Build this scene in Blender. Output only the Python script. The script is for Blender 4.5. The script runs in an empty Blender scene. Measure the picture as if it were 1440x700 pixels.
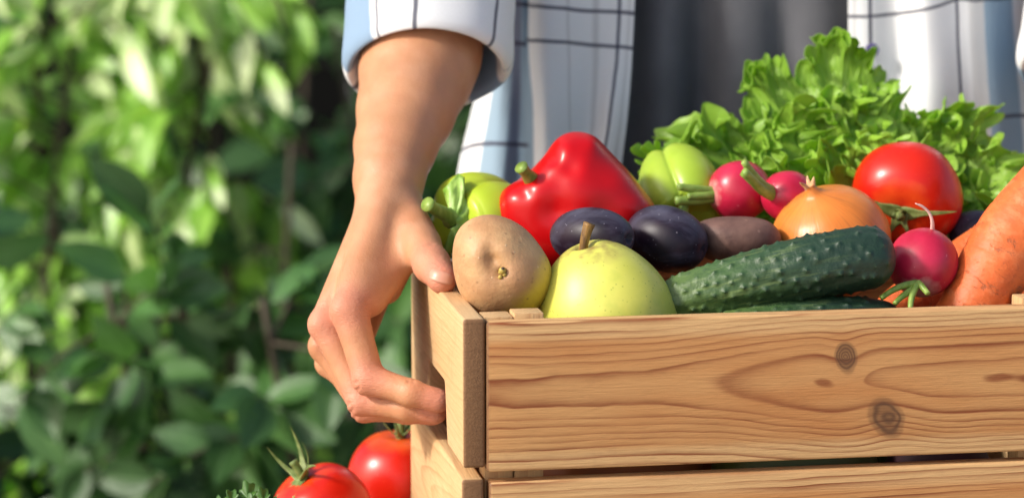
import bpy, bmesh, math, random
import numpy as np
from mathutils import Vector, Matrix, Quaternion

SC = bpy.context.scene
COL = SC.collection
PI = math.pi
R = math.radians

# ------------------------------------------------------------------ camera, light, exposure
FPX = 3700.0                       # focal length in photograph pixels (1440 wide)
PITCH = math.atan(550 / FPX)
CAM_Z = 0.50                       # above the table top (Z = 0)
cam_d = bpy.data.cameras.new('camera')
cam = bpy.data.objects.new('camera', cam_d)
COL.objects.link(cam)
cam.location = (0, 0, CAM_Z)
cam.rotation_euler = (PI / 2 - PITCH, 0, 0)
cam_d.sensor_width = 36.0
cam_d.lens = FPX / 1440 * 36.0
cam_d.clip_start = 0.05
cam_d.clip_end = 400
cam_d.dof.use_dof = True
cam_d.dof.focus_distance = 1.775
cam_d.dof.aperture_fstop = 4.8
cam_d.dof.aperture_blades = 0
SC.camera = cam

TO_SUN = Vector((-0.77, -0.34, 0.54)).normalized()
world = bpy.data.worlds.new('World')
SC.world = world
world.use_nodes = True
wt = world.node_tree
wt.nodes.clear()
sky = wt.nodes.new('ShaderNodeTexSky')
sky.sky_type = 'NISHITA'
sky.sun_disc = False
sky.sun_elevation = math.asin(TO_SUN.z)
sky.sun_rotation = math.atan2(TO_SUN.x, TO_SUN.y)
sky.air_density = 1.0
sky.dust_density = 3.0
sky.ozone_density = 1.0
bgn = wt.nodes.new('ShaderNodeBackground')
bgn.inputs['Strength'].default_value = 0.15
wout = wt.nodes.new('ShaderNodeOutputWorld')
wt.links.new(sky.outputs['Color'], bgn.inputs['Color'])
wt.links.new(bgn.outputs['Background'], wout.inputs['Surface'])

sun_d = bpy.data.lights.new('sun', 'SUN')
sun_d.energy = 3.3
sun_d.angle = R(7.0)
sun_d.color = (1.0, 0.95, 0.87)
sun = bpy.data.objects.new('sun', sun_d)
COL.objects.link(sun)
sun.rotation_euler = TO_SUN.to_track_quat('Z', 'Y').to_euler()

SC.view_settings.view_transform = 'Standard'
SC.view_settings.look = 'None'
SC.view_settings.gamma = 1.0
SC.view_settings.exposure = 0.32
SC.view_settings.use_curve_mapping = False
SC.render.engine = 'CYCLES'
SC.cycles.use_denoising = True

rng = random.Random(7)
nrs = np.random.RandomState(11)

# ------------------------------------------------------------------ geometry helpers
RIGHT = np.array((1.0, 0, 0))
FWD = np.array((0, math.cos(PITCH), -math.sin(PITCH)))
UP = np.array((0, math.sin(PITCH), math.cos(PITCH)))
CAMP = np.array((0, 0, CAM_Z))
CAMROT = Matrix((RIGHT, FWD, UP)).transposed().to_3x3()   # local x right, y away, z up


def at(x, y, d):
    """a point of the place from where the photograph shows it and its distance d"""
    return CAMP + d * ((x - 720) / FPX * RIGHT - (y - 350) / FPX * UP + FWD)


def V(a):
    return Vector((float(a[0]), float(a[1]), float(a[2])))


def link(name, me, mat=None, parent=None):
    o = bpy.data.objects.new(name, me)
    COL.objects.link(o)
    if mat is not None and me is not None:
        if len(me.materials) == 0:
            me.materials.append(mat)
    if parent is not None:
        o.parent = parent
    return o


def tag(o, label, cat, group=None):
    o['label'] = label
    o['category'] = cat
    if group:
        o['group'] = group
    return o


def empty(name, loc=(0, 0, 0), rot=None):
    o = bpy.data.objects.new(name, None)
    o.empty_display_size = 0.02
    COL.objects.link(o)
    o.location = loc
    if rot is not None:
        o.rotation_euler = rot
    return o


def mesh_from(name, verts, faces, smooth=True, uvs=None, attrs=None):
    me = bpy.data.meshes.new(name)
    me.from_pydata([tuple(map(float, v)) for v in verts], [], [tuple(map(int, f)) for f in faces])
    if smooth:
        me.polygons.foreach_set('use_smooth', [True] * len(me.polygons))
    if uvs is not None:
        uvl = me.uv_layers.new(name='UVMap')
        li = np.zeros(len(me.loops), dtype=np.int32)
        me.loops.foreach_get('vertex_index', li)
        uvl.data.foreach_set('uv', np.asarray(uvs, dtype=np.float32)[li].ravel())
    if attrs:
        for k, a in attrs.items():
            at_ = me.attributes.new(k, 'FLOAT', 'POINT')
            at_.data.foreach_set('value', np.asarray(a, dtype=np.float32).ravel())
    me.update()
    return me


def grid_faces(nu, nv, wrap=False):
    """rows of nu points, nv rows"""
    f = []
    m = nu if wrap else nu - 1
    for j in range(nv - 1):
        for i in range(m):
            a = j * nu + i
            b = j * nu + (i + 1) % nu
            f.append((a, b, b + nu, a + nu))
    return f


def catmull(pts, n):
    """n samples of a smooth curve through pts (rows of any width)"""
    P = np.asarray(pts, float)
    k = len(P)
    ts = np.linspace(0, k - 1, n)
    out = []
    for t in ts:
        i = min(int(t), k - 2)
        u = t - i
        p1, p2 = P[i], P[i + 1]
        p0 = P[i - 1] if i > 0 else 2 * p1 - p2
        p3 = P[i + 2] if i + 2 < k else 2 * p2 - p1
        out.append(0.5 * ((2 * p1) + (-p0 + p2) * u + (2 * p0 - 5 * p1 + 4 * p2 - p3) * u * u + (-p0 + 3 * p1 - 3 * p2 + p3) * u ** 3))
    return np.array(out)


def orient(o, pos, zdir, roll=0.0):
    q = V(zdir).normalized().to_track_quat('Z', 'Y')
    q = q @ Quaternion((0, 0, 1), roll)
    o.rotation_mode = 'QUATERNION'
    o.rotation_quaternion = q
    o.location = V(pos)
    return o


def rev_mesh(name, profile, nseg=64, mod=None, nprof=None, attrs=None):
    """revolve (r, z) about local z; mod(ang, s, r, z) -> r, z"""
    prof = np.asarray(profile, float)
    if nprof:
        prof = catmull(prof, nprof)
    prof[:, 0] = np.maximum(prof[:, 0], 0.0)
    n = len(prof)
    ang = np.linspace(0, 2 * PI, nseg, endpoint=False)
    verts, uvs = [], []
    for j in range(n):
        s = j / (n - 1)
        for a in ang:
            r, z = prof[j]
            if mod:
                r, z = mod(a, s, r, z)
            verts.append((r * math.cos(a), r * math.sin(a), z))
            uvs.append((a / (2 * PI), s))
    return mesh_from(name, verts, grid_faces(nseg, n, True), True, uvs)


def tube_arrays(path, radii, nseg=12, flat=1.0, cap=True):
    """a tube along path (n,3), radii per point; returns verts, faces, (angle, s) uv"""
    P = np.asarray(path, float)
    n = len(P)
    T = np.gradient(P, axis=0)
    T /= np.linalg.norm(T, axis=1)[:, None] + 1e-12
    ref = np.array((0.0, 0, 1.0)) if abs(T[0][2]) < 0.9 else np.array((1.0, 0, 0))
    verts, uvs = [], []
    nrm = np.cross(T[0], ref)
    nrm /= np.linalg.norm(nrm)
    for i in range(n):
        nrm = nrm - T[i] * nrm.dot(T[i])
        nrm /= np.linalg.norm(nrm)
        b = np.cross(T[i], nrm)
        for k in range(nseg):
            a = 2 * PI * k / nseg
            verts.append(P[i] + radii[i] * (math.cos(a) * nrm + flat * math.sin(a) * b))
            uvs.append((k / nseg, i / (n - 1)))
    faces = grid_faces(nseg, n, True)
    if cap:
        faces.append(tuple(range(nseg))[::-1])
        faces.append(tuple((n - 1) * nseg + k for k in range(nseg)))
    return verts, faces, uvs


def join_arrays(parts):
    vs, fs, us = [], [], []
    for v, f, u in parts:
        o = len(vs)
        vs += list(v)
        fs += [tuple(i + o for i in q) for q in f]
        us += list(u)
    return vs, fs, us


def add_tube(name, path, radii, mat, parent=None, nseg=12, flat=1.0, origin=None):
    v, f, u = tube_arrays(path, radii, nseg, flat)
    v = np.array(v)
    org = np.array(origin) if origin is not None else np.zeros(3)
    me = mesh_from(name, v - org, f, True, u)
    o = link(name, me, mat, parent)
    return o


def smooth_noise(seed, n=6, k=9.0):
    """cheap smooth pseudo-noise of a unit direction"""
    rs = np.random.RandomState(seed)
    D = rs.normal(size=(n, 3))
    D = D / np.linalg.norm(D, axis=1)[:, None] * rs.uniform(0.5, 1.0, (n, 1)) * k
    ph = rs.uniform(0, 2 * PI, n)
    am = rs.uniform(0.4, 1.0, n)

    def f(P):
        P = np.asarray(P)
        return (np.sin(P @ D.T + ph) * am).sum(-1) / n
    return f


def inflate(name, outline, d, thick, mat, parent=None, power=2.2, bumps=(), noise=None, nphi=96, nth=56, back=None, center=None):
    """a rounded solid at distance d whose widest section has the given outline; thick is half depth (m)"""
    O = np.asarray(outline, float)
    c = np.array(center, float) if center is not None else O.mean(0)
    k_ = len(O)
    O = catmull(np.concatenate((O[-2:], O, O[:3])), (k_ + 5) * 14)
    i0_ = 2 * 14
    O = O[i0_:i0_ + (k_ + 1) * 14]
    s = d / FPX
    loc = np.stack(((O[:, 0] - c[0]) * s, -(O[:, 1] - c[1]) * s), 1)
    ph = np.arctan2(loc[:, 1], loc[:, 0])
    rr = np.hypot(loc[:, 0], loc[:, 1])
    o = np.argsort(ph)
    ph, rr = ph[o], rr[o]
    phx = np.concatenate((ph - 2 * PI, ph, ph + 2 * PI))
    rrx = np.concatenate((rr, rr, rr))
    gp = np.linspace(-PI, PI, 720, endpoint=False)
    gr = np.interp(gp, phx, rrx)
    ker = np.hanning(41)
    ker /= ker.sum()
    gr = np.convolve(np.concatenate((gr[-40:], gr, gr[:40])), ker, 'same')[40:-40]
    PH = np.linspace(-PI, PI, nphi, endpoint=False)
    RP = np.interp(PH, gp, gr, period=2 * PI)
    TH = np.linspace(0.0, PI, nth)
    verts = []
    for t in TH:
        ct = math.cos(t)
        rad = max(0.0, 1 - abs(ct) ** power) ** (1 / power) if power else math.sin(t)
        tk = thick if ct > 0 else (back or thick)
        for p, r in zip(PH, RP):
            verts.append((r * rad * math.cos(p), -tk * ct, r * rad * math.sin(p)))
    verts = np.array(verts)
    n = verts / (np.linalg.norm(verts, axis=1)[:, None] + 1e-9)
    if noise is not None:
        f, amp = noise
        verts = verts + n * (f(n) * amp)[:, None]
    for (bx, by, sg, amp) in bumps:
        lx, lz = (bx - c[0]) * s, -(by - c[1]) * s
        w = np.exp(-((verts[:, 0] - lx) ** 2 + (verts[:, 2] - lz) ** 2) / (2 * (sg * s) ** 2))
        w = w * np.clip(-verts[:, 1] / (0.4 * thick) + 0.3, 0, 1)
        verts = verts + n * (w * amp)[:, None]
    me = mesh_from(name, verts, grid_faces(nphi, nth, True), True)
    ob = link(name, me, mat, parent)
    ob.matrix_world = Matrix.Translation(V(at(c[0], c[1], d))) @ CAMROT.to_4x4()
    return ob


def smin(a, b, k):
    h = np.clip(0.5 + 0.5 * (b - a) / k, 0, 1)
    return b * (1 - h) + a * h - k * h * (1 - h)


def cap_sdf(P, a, b, ra, rb):
    ab = b - a
    t = np.clip(((P - a) @ ab) / (ab @ ab + 1e-12), 0, 1)
    return np.linalg.norm(P - a - t[:, None] * ab, axis=1) - (ra + (rb - ra) * t)


def surface_nets(F, org, h):
    nx, ny, nz = F.shape
    ins = F < 0
    pos = np.zeros((nx - 1, ny - 1, nz - 1, 3))
    cnt = np.zeros((nx - 1, ny - 1, nz - 1))
    cs = [(i, j, k) for i in (0, 1) for j in (0, 1) for k in (0, 1)]

    def sl(c, A):
        return A[c[0]:nx - 1 + c[0], c[1]:ny - 1 + c[1], c[2]:nz - 1 + c[2]]
    for a in cs:
        for ax in range(3):
            if a[ax] == 1:
                continue
            b = list(a)
            b[ax] = 1
            fa, fb = sl(a, F), sl(tuple(b), F)
            cr = (fa < 0) != (fb < 0)
            t = np.where(cr, fa / np.where(cr, fa - fb, 1), 0)
            for q in range(3):
                pos[..., q] += np.where(cr, a[q] + (t if q == ax else 0), 0)
            cnt += cr
    m = cnt > 0
    idx = -np.ones(m.shape, dtype=int)
    idx[m] = np.arange(m.sum())
    I = np.argwhere(m)
    verts = org + h * (I + pos[m] / cnt[m][:, None])
    faces = []
    for ax in range(3):
        sA = [slice(1, -1)] * 3
        sB = [slice(1, -1)] * 3
        sA[ax] = slice(0, -1)
        sB[ax] = slice(1, None)
        A, B = ins[tuple(sA)], ins[tuple(sB)]
        cr = np.argwhere(A != B)
        off = np.array([1, 1, 1])
        off[ax] = 0
        cr = cr + off
        u, v = [(1, 2), (2, 0), (0, 1)][ax]
        du = np.zeros(3, int)
        du[u] = 1
        dv = np.zeros(3, int)
        dv[v] = 1
        q = [idx[tuple((cr - du - dv).T)], idx[tuple((cr - dv).T)], idx[tuple(cr.T)], idx[tuple((cr - du).T)]]
        flip = ins[tuple(cr.T)]
        Q = np.stack(q, 1)
        Q = np.where(flip[:, None], Q, Q[:, ::-1])
        faces.append(Q)
    return verts, np.concatenate(faces)


# ------------------------------------------------------------------ material helpers
class NT:
    def __init__(self, name):
        self.m = bpy.data.materials.new(name)
        self.m.use_nodes = True
        self.t = self.m.node_tree
        self.t.nodes.clear()
        self.out = self.t.nodes.new('ShaderNodeOutputMaterial')
        self.p = self.t.nodes.new('ShaderNodeBsdfPrincipled')
        self.t.links.new(self.p.outputs[0], self.out.inputs[0])

    def put(self, s, v):
        if v is None:
            return
        if hasattr(v, 'is_output'):
            self.t.links.new(v, s)
        else:
            if isinstance(v, (tuple, list)) and len(v) == 3 and s.type == 'RGBA':
                v = (*v, 1)
            s.default_value = v

    def set(self, **kw):
        for k, v in kw.items():
            self.put(self.p.inputs[k.replace('_', ' ')], v)
        return self

    def co(self, which='Object'):
        return self.t.nodes.new('ShaderNodeTexCoord').outputs[which]

    def attr(self, name):
        n = self.t.nodes.new('ShaderNodeAttribute')
        n.attribute_name = name
        return n.outputs['Fac']

    def rand(self):
        return self.t.nodes.new('ShaderNodeObjectInfo').outputs['Random']

    def math(self, op, a, b=0.0, c=0.0, clamp=False):
        n = self.t.nodes.new('ShaderNodeMath')
        n.operation = op
        n.use_clamp = clamp
        for i, v in enumerate((a, b, c)):
            self.put(n.inputs[i], v)
        return n.outputs[0]

    def sep(self, v):
        n = self.t.nodes.new('ShaderNodeSeparateXYZ')
        self.put(n.inputs[0], v)
        return n.outputs

    def comb(self, x=0.0, y=0.0, z=0.0):
        n = self.t.nodes.new('ShaderNodeCombineXYZ')
        for i, v in enumerate((x, y, z)):
            self.put(n.inputs[i], v)
        return n.outputs[0]

    def scale(self, v, s):
        n = self.t.nodes.new('ShaderNodeVectorMath')
        n.operation = 'MULTIPLY'
        self.put(n.inputs[0], v)
        n.inputs[1].default_value = s
        return n.outputs[0]

    def vadd(self, v, w):
        n = self.t.nodes.new('ShaderNodeVectorMath')
        n.operation = 'ADD'
        self.put(n.inputs[0], v)
        self.put(n.inputs[1], w)
        return n.outputs[0]

    def noise(self, v, s, detail=3.0, rough=0.5, dist=0.0, col=False):
        n = self.t.nodes.new('ShaderNodeTexNoise')
        self.put(n.inputs['Vector'], v)
        n.inputs['Scale'].default_value = s
        n.inputs['Detail'].default_value = detail
        n.inputs['Roughness'].default_value = rough
        n.inputs['Distortion'].default_value = dist
        return n.outputs['Color' if col else 'Fac']

    def vor(self, v, s, feature='F1', rnd=1.0):
        n = self.t.nodes.new('ShaderNodeTexVoronoi')
        n.feature = feature
        self.put(n.inputs['Vector'], v)
        n.inputs['Scale'].default_value = s
        n.inputs['Randomness'].default_value = rnd
        return n.outputs['Distance']

    def map(self, v, a, b, c=0.0, d=1.0, smooth=False):
        n = self.t.nodes.new('ShaderNodeMapRange')
        if smooth:
            n.interpolation_type = 'SMOOTHSTEP'
        n.clamp = True
        self.put(n.inputs[0], v)
        for i, q in enumerate((a, b, c, d)):
            self.put(n.inputs[1 + i], q)
        return n.outputs[0]

    def mix(self, f, a, b, mode='MIX'):
        n = self.t.nodes.new('ShaderNodeMix')
        n.data_type = 'RGBA'
        n.blend_type = mode
        self.put(n.inputs[0], f)
        self.put(n.inputs[6], a)
        self.put(n.inputs[7], b)
        return n.outputs[2]

    def ramp(self, f, stops):
        n = self.t.nodes.new('ShaderNodeValToRGB')
        self.put(n.inputs[0], f)
        e = n.color_ramp.elements
        while len(e) < len(stops):
            e.new(0.5)
        for el, (p, c) in zip(e, stops):
            el.position = p
            el.color = (*c, 1)
        return n.outputs[0]

    def bump(self, h, strength=0.3, dist=0.002, normal=None):
        n = self.t.nodes.new('ShaderNodeBump')
        n.inputs['Strength'].default_value = strength
        n.inputs['Distance'].default_value = dist
        self.put(n.inputs['Height'], h)
        if normal is not None:
            self.t.links.new(normal, n.inputs['Normal'])
        return n.outputs[0]

    def translucent(self, col, amount):
        t = self.t.nodes.new('ShaderNodeBsdfTranslucent')
        self.put(t.inputs['Color'], col)
        m = self.t.nodes.new('ShaderNodeMixShader')
        m.inputs[0].default_value = amount
        self.t.links.new(self.p.outputs[0], m.inputs[1])
        self.t.links.new(t.outputs[0], m.inputs[2])
        self.t.links.new(m.outputs[0], self.out.inputs[0])
        return self


def wood_mat(name, zc, yc, tilt, seed, knots=(), spacing=0.0052, light=(0.53, 0.228, 0.074), dark=(0.225, 0.056, 0.016), pale=(0.61, 0.325, 0.125), sap=None, contrast=1.0, step=None):
    """solid wood: growth rings about a pith axis that runs along local x"""
    n = NT(name)
    co = n.vadd(n.co('Object'), (seed * 1.37, seed * 0.0, 0.0))
    c0 = n.co('Object')
    x, y, z = n.sep(c0)
    w1 = n.math('SUBTRACT', n.noise(n.scale(co, (7, 3, 9)), 1.0, 2.0), 0.5)
    w2 = n.math('SUBTRACT', n.noise(n.scale(n.vadd(co, (5.3, 2.1, 7.7)), (22, 10, 60)), 1.0, 2.0), 0.5)
    zz = n.math('ADD', n.math('SUBTRACT', z, zc), n.math('MULTIPLY', w1, 0.008))
    hh = n.math('ADD', n.math('SUBTRACT', y, yc), n.math('MULTIPLY', x, tilt))
    if step:      # the pith dips toward the face about x0: one nest of arches there
        hh = n.math('ADD', hh, n.math('MULTIPLY', n.map(n.math('ADD', x, n.math('MULTIPLY', w1, 0.06)), step[0] - step[1], step[0] + step[1], 0, 1, True), step[2]))
    rad = n.math('SQRT', n.math('ADD', n.math('MULTIPLY', zz, zz), n.math('MULTIPLY', hh, hh)))
    rad = n.math('ADD', rad, n.math('MULTIPLY', w2, 0.0022))
    kmask = None
    for (kx, kz, ka, kb, amp, ang) in knots:
        dx0, dz0 = n.math('SUBTRACT', x, kx), n.math('SUBTRACT', z, kz)
        ca, sa = math.cos(ang), math.sin(ang)
        dx = n.math('ADD', n.math('MULTIPLY', dx0, ca), n.math('MULTIPLY', dz0, sa))
        dz = n.math('SUBTRACT', n.math('MULTIPLY', dz0, ca), n.math('MULTIPLY', dx0, sa))
        q = n.math('ADD', n.math('POWER', n.math('DIVIDE', dx, ka), 2.0), n.math('POWER', n.math('DIVIDE', dz, kb), 2.0))
        q = n.math('ADD', q, n.math('MULTIPLY', w2, 1.7))
        g = n.math('EXPONENT', n.math('MULTIPLY', q, -0.30))
        rad = n.math('ADD', rad, n.math('MULTIPLY', g, amp))
        m = n.map(q, 0.55, 1.35, 1.0, 0.0, True)
        rings = n.math('SINE', n.math('MULTIPLY', n.math('SQRT', n.math('ABSOLUTE', q)), 26.0))
        m = n.math('MULTIPLY', m, n.math('ADD', 0.78, n.math('MULTIPLY', rings, 0.14)))
        kmask = m if kmask is None else n.math('MAXIMUM', kmask, m)
    # uneven ring widths: a 1-D noise of the radius
    rv = n.noise(n.comb(n.math('MULTIPLY', rad, 70.0), seed * 3.1, 0.0), 1.0, 2.0)
    ph = n.math('ADD', n.math('DIVIDE', rad, spacing), n.math('MULTIPLY', rv, 3.2))
    fr = n.math('FRACT', ph)
    late = n.math('MULTIPLY', n.math('POWER', n.map(fr, 0.15, 0.88, 0, 1), 2.6), n.map(fr, 0.91, 0.99, 1, 0, True))
    # some rings strong, some faint
    strong = n.map(n.noise(n.comb(n.math('FLOOR', ph), seed * 5.7, n.math('MULTIPLY', x, 5.0)), 1.7, 2.0), 0.34, 0.62, 0.25, 1.0)
    late = n.math('MULTIPLY', n.math('MULTIPLY', late, strong), contrast)
    fib = n.noise(n.scale(co, (28, 700, 900)), 1.0, 3.0, 0.6)
    fib2 = n.noise(n.scale(co, (90, 1600, 2200)), 1.0, 2.0, 0.6)
    big = n.noise(n.scale(co, (6, 20, 30)), 1.0, 3.0)
    base = n.mix(n.map(big, 0.35, 0.7), light, pale)
    if sap:
        z0, z1, wd = sap
        e = n.math('MAXIMUM', n.map(z, z0 + wd, z0 + wd * 0.55, 0, 1, True), n.map(z, z1 - wd, z1 - wd * 0.5, 0, 1, True))
        base = n.mix(n.math('MULTIPLY', e, 0.95), base, (0.68, 0.415, 0.185))
    col = n.mix(late, base, dark)
    col = n.mix(n.map(fib, 0.42, 0.72, 0.0, 0.28), col, tuple(c * 0.55 for c in light))
    col = n.mix(n.map(fib2, 0.6, 0.78, 0.0, 0.22), col, tuple(min(1, c * 1.25) for c in pale))
    spot = n.noise(n.scale(co, (40, 40, 60)), 1.0, 3.0, 0.7)
    col = n.mix(n.map(spot, 0.58, 0.75, 0.0, 0.18), col, (0.24, 0.12, 0.06))
    if kmask is not None:
        col = n.mix(kmask, col, (0.105, 0.046, 0.022))
    endm = n.map(x, 0.0018, 0.0006, 0, 1)
    endc = n.mix(n.math('MULTIPLY', late, 0.7), (0.20, 0.098, 0.042), (0.10, 0.042, 0.018))
    endc = n.mix(n.map(n.noise(n.scale(co, (1, 260, 900)), 1.0, 3.0, 0.7), 0.45, 0.7, 0, 0.45), endc, (0.28, 0.155, 0.075))
    col = n.mix(endm, col, endc)
    h = n.math('ADD', n.math('MULTIPLY', fib, 0.7), n.math('MULTIPLY', late, -0.15))
    h = n.math('ADD', h, n.math('MULTIPLY', n.noise(n.scale(co, (160, 500, 500)), 1.0, 3.0), 0.5))
    n.set(Base_Color=col, Roughness=n.map(fib, 0.3, 0.7, 0.48, 0.66), Normal=n.bump(h, 0.45, 0.0012))
    n.p.inputs['Specular IOR Level'].default_value = 0.35
    return n.m


def plain(name, col, rough=0.6, **kw):
    n = NT(name)
    n.set(Base_Color=col, Roughness=rough, **kw)
    return n.m


def box_mesh(name, sx, sy, sz, bev=0.0015, seg=2, jitter=0.0, seed=0, nx=1):
    """a board with its corner at the origin, x along, y thickness, z height, softened edges"""
    bm = bmesh.new()
    bmesh.ops.create_cube(bm, size=1.0)
    for v in bm.verts:
        v.co = Vector(((v.co.x + 0.5) * sx, (v.co.y + 0.5) * sy, (v.co.z + 0.5) * sz))
    if nx > 1:
        for i in range(1, nx):
            geo = bm.verts[:] + bm.edges[:] + bm.faces[:]
            bmesh.ops.bisect_plane(bm, geom=geo, plane_co=(sx * i / nx, 0, 0), plane_no=(1, 0, 0))
    if bev:
        ed = [e for e in bm.edges if len(e.link_faces) == 2 and e.calc_face_angle() > 0.5]
        bmesh.ops.bevel(bm, geom=ed, offset=bev, segments=seg, profile=0.6, affect='EDGES')
    if jitter:
        f = smooth_noise(seed, 8, 90.0)
        for v in bm.verts:
            k = f(np.array(v.co))
            v.co += Vector((0, float(k) * jitter, float(f(np.array(v.co) + 3.3)) * jitter))
    me = bpy.data.meshes.new(name)
    bm.to_mesh(me)
    bm.free()
    me.polygons.foreach_set('use_smooth', [True] * len(me.polygons))
    for e in me.edges:
        pass
    return me


def sharp_by_angle(me, deg=40):
    bm = bmesh.new()
    bm.from_mesh(me)
    for e in bm.edges:
        if len(e.link_faces) == 2 and e.calc_face_angle() > R(deg):
            e.smooth = False
    bm.to_mesh(me)
    bm.free()



# ------------------------------------------------------------------ ground, table
def sheet(name, x0, x1, y0, y1, z, mat):
    me = mesh_from(name, [(x0, y0, z), (x1, y0, z), (x1, y1, z), (x0, y1, z)], [(0, 1, 2, 3)], False)
    o = link(name, me, mat)
    o['kind'] = 'structure'
    return o


GROUND_Z = -0.76
n = NT('pale_bounce_ground')
gco = n.co('Object')
n.set(Base_Color=n.mix(n.noise(gco, 6, 5), (0.46, 0.43, 0.38), (0.56, 0.53, 0.48)), Roughness=0.9, Normal=n.bump(n.noise(gco, 60, 4), 0.6, 0.02))  # unseen ground, made pale stone to bounce fill light upward
sheet('ground', -120, 120, -60, 200, GROUND_Z, n.m)

n = NT('bounce_cut_soil')
n.set(Base_Color=n.mix(n.noise(n.co('Object'), 14, 5), (0.022, 0.016, 0.011), (0.05, 0.037, 0.025)), Roughness=0.95, Normal=n.bump(n.noise(n.co('Object'), 70, 4), 0.8, 0.02))
sheet('bounce_cut_bed', -6, 6, 2.45, 4.88, GROUND_Z + 0.004, n.m)  # unseen dark sheet added to cut bounced light under the shrubs
PSI = math.atan(0.172)
P0 = at(651, 449, 1.70)
CR_H = P0[2]
table_wood = wood_mat('table_wood', 0.02, 0.09, 0.01, 9, spacing=0.007, light=(0.30, 0.19, 0.10), dark=(0.13, 0.07, 0.035), pale=(0.36, 0.24, 0.14))
table = empty('garden_table', (P0[0], P0[1], 0), (0, 0, PSI))
tag(table, 'brown plank garden table that carries the crate and the two loose tomatoes', 'table')
for i in range(4):
    me = box_mesh('plank', 1.25, 0.118, 0.028, 0.002, 2)
    sharp_by_angle(me)
    o = link('plank', me, table_wood, table)
    o.location = (-0.30, -0.145 + i * 0.122, -0.0285 - 0.0006 * (i % 2))
for (lx, ly) in ((-0.26, -0.12), (0.85, -0.12), (-0.26, 0.26), (0.85, 0.26)):
    me = box_mesh('leg', 0.06, 0.06, -GROUND_Z - 0.0293, 0.003, 2)
    sharp_by_angle(me)
    o = link('leg', me, table_wood, table)
    o.location = (lx, ly, GROUND_Z)

# ------------------------------------------------------------------ the crate
crate = empty('wooden_crate', (P0[0], P0[1], 0), (0, 0, PSI))
tag(crate, 'pale pine slatted crate heaped with vegetables and fruit, gripped at its flank by a hand', 'crate')
CW, CD = 0.440, 0.255            # width along the front, depth
TH = 0.0145
HB = 0.0985                       # board height
GAP = 0.0068
ZU = CR_H - HB                    # foot of the upper boards
ZL0, ZL1 = 0.0, ZU - GAP

wf = wood_mat('pine_front', 0.052, 0.0340, 0.010, 1.0, step=(0.185, 0.090, 0.0115),
              knots=((0.2415, 0.0685, 0.0074, 0.0112, 0.004, 0.25), (0.2695, 0.0275, 0.0150, 0.0108, 0.0055, -0.7)),
              spacing=0.0040, sap=(0.0, HB, 0.016))
wl = wood_mat('pine_lower', 0.020, 0.040, 0.035, 2.0, spacing=0.0055, sap=(-0.02, HB, 0.02))
ws = wood_mat('pine_side', 0.036, 0.003, 0.03, 3.0, spacing=0.0042, light=(0.62, 0.395, 0.19), pale=(0.68, 0.47, 0.25), dark=(0.46, 0.24, 0.10), contrast=0.45)
ws2 = wood_mat('pine_side_lower', 0.060, -0.010, 0.06, 4.0, spacing=0.0045, light=(0.59, 0.365, 0.17), pale=(0.66, 0.45, 0.23), dark=(0.42, 0.20, 0.08), contrast=0.6)
wg = wood_mat('pine_plain', 0.01, 0.05, 0.02, 5.0, spacing=0.005)


def board(name, sx, sy, sz, mat, loc, rotz=0.0, parent=crate, seed=0, bev=0.0016):
    me = box_mesh(name, sx, sy, sz, bev, 3, 0.00025, seed, 14)
    sharp_by_angle(me, 50)
    o = link(name, me, mat, parent)
    o.location = loc
    o.rotation_euler = (0, 0, rotz)
    return o


FX0 = TH + 0.0009
FL = CW - 2 * FX0
front_up = board('front_board', FL, TH, HB, wf, (FX0, -0.0025, ZU - 0.0026), seed=1, bev=0.0018)
front_lo = board('front_board', FL, TH, ZL1 - 0.0030, wl, (FX0 + 0.0016, -0.0020, 0.0), seed=2, bev=0.0022)
board('back_board', FL, TH, HB, wg, (FX0, CD - TH, ZU), seed=3)
board('back_board', FL, TH, ZL1, wg, (FX0, CD - TH, 0), seed=4)


def side_mesh(name, L, H, scoop=None):
    pts = [(0, 0)]
    if scoop:
        x0, x1, hh = scoop
        for i in range(9):
            t = i / 8
            pts.append((x0 + 0.016 * t, hh * (0.5 - 0.5 * math.cos(PI * t))))
        for i in range(9):
            t = i / 8
            pts.append((x1 - 0.018 + 0.016 * t, hh * (0.5 + 0.5 * math.cos(PI * t))))
    pts += [(L, 0), (L, H), (0, H)]
    bm = bmesh.new()
    a = [bm.verts.new((x, 0, z)) for x, z in pts]
    f = bm.faces.new(a)
    r = bmesh.ops.extrude_face_region(bm, geom=[f])
    for v in r['geom']:
        if isinstance(v, bmesh.types.BMVert):
            v.co.y += TH
    bmesh.ops.recalc_face_normals(bm, faces=bm.faces[:])
    ed = [e for e in bm.edges if len(e.link_faces) == 2 and e.calc_face_angle() > 0.9]
    bmesh.ops.bevel(bm, geom=ed, offset=0.0021, segments=3, profile=0.55, affect='EDGES')
    f = smooth_noise(5, 8, 120.0)
    for v in bm.verts:
        k = float(f(np.array(v.co)))
        v.co.z += k * 0.0003
    for e in bm.edges:
        if len(e.link_faces) == 2 and e.calc_face_angle() > 0.75:
            e.smooth = False
    for q in bm.faces:
        q.smooth = True
    me = bpy.data.meshes.new(name)
    bm.to_mesh(me)
    bm.free()
    return me


for side in (0, 1):
    x = TH if side == 0 else CW
    o = link('side_board', side_mesh('side_board', CD, HB, (0.070, 0.176, 0.041)), ws, crate)
    o.location = (x, 0, ZU)
    o.rotation_euler = (0, 0, PI / 2)
    o = link('side_board', side_mesh('side_board', CD, ZL1 - 0.0008), ws2, crate)
    o.location = (x - 0.001 if side == 0 else x, 0, 0)
    o.rotation_euler = (0, 0, PI / 2)
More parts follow.
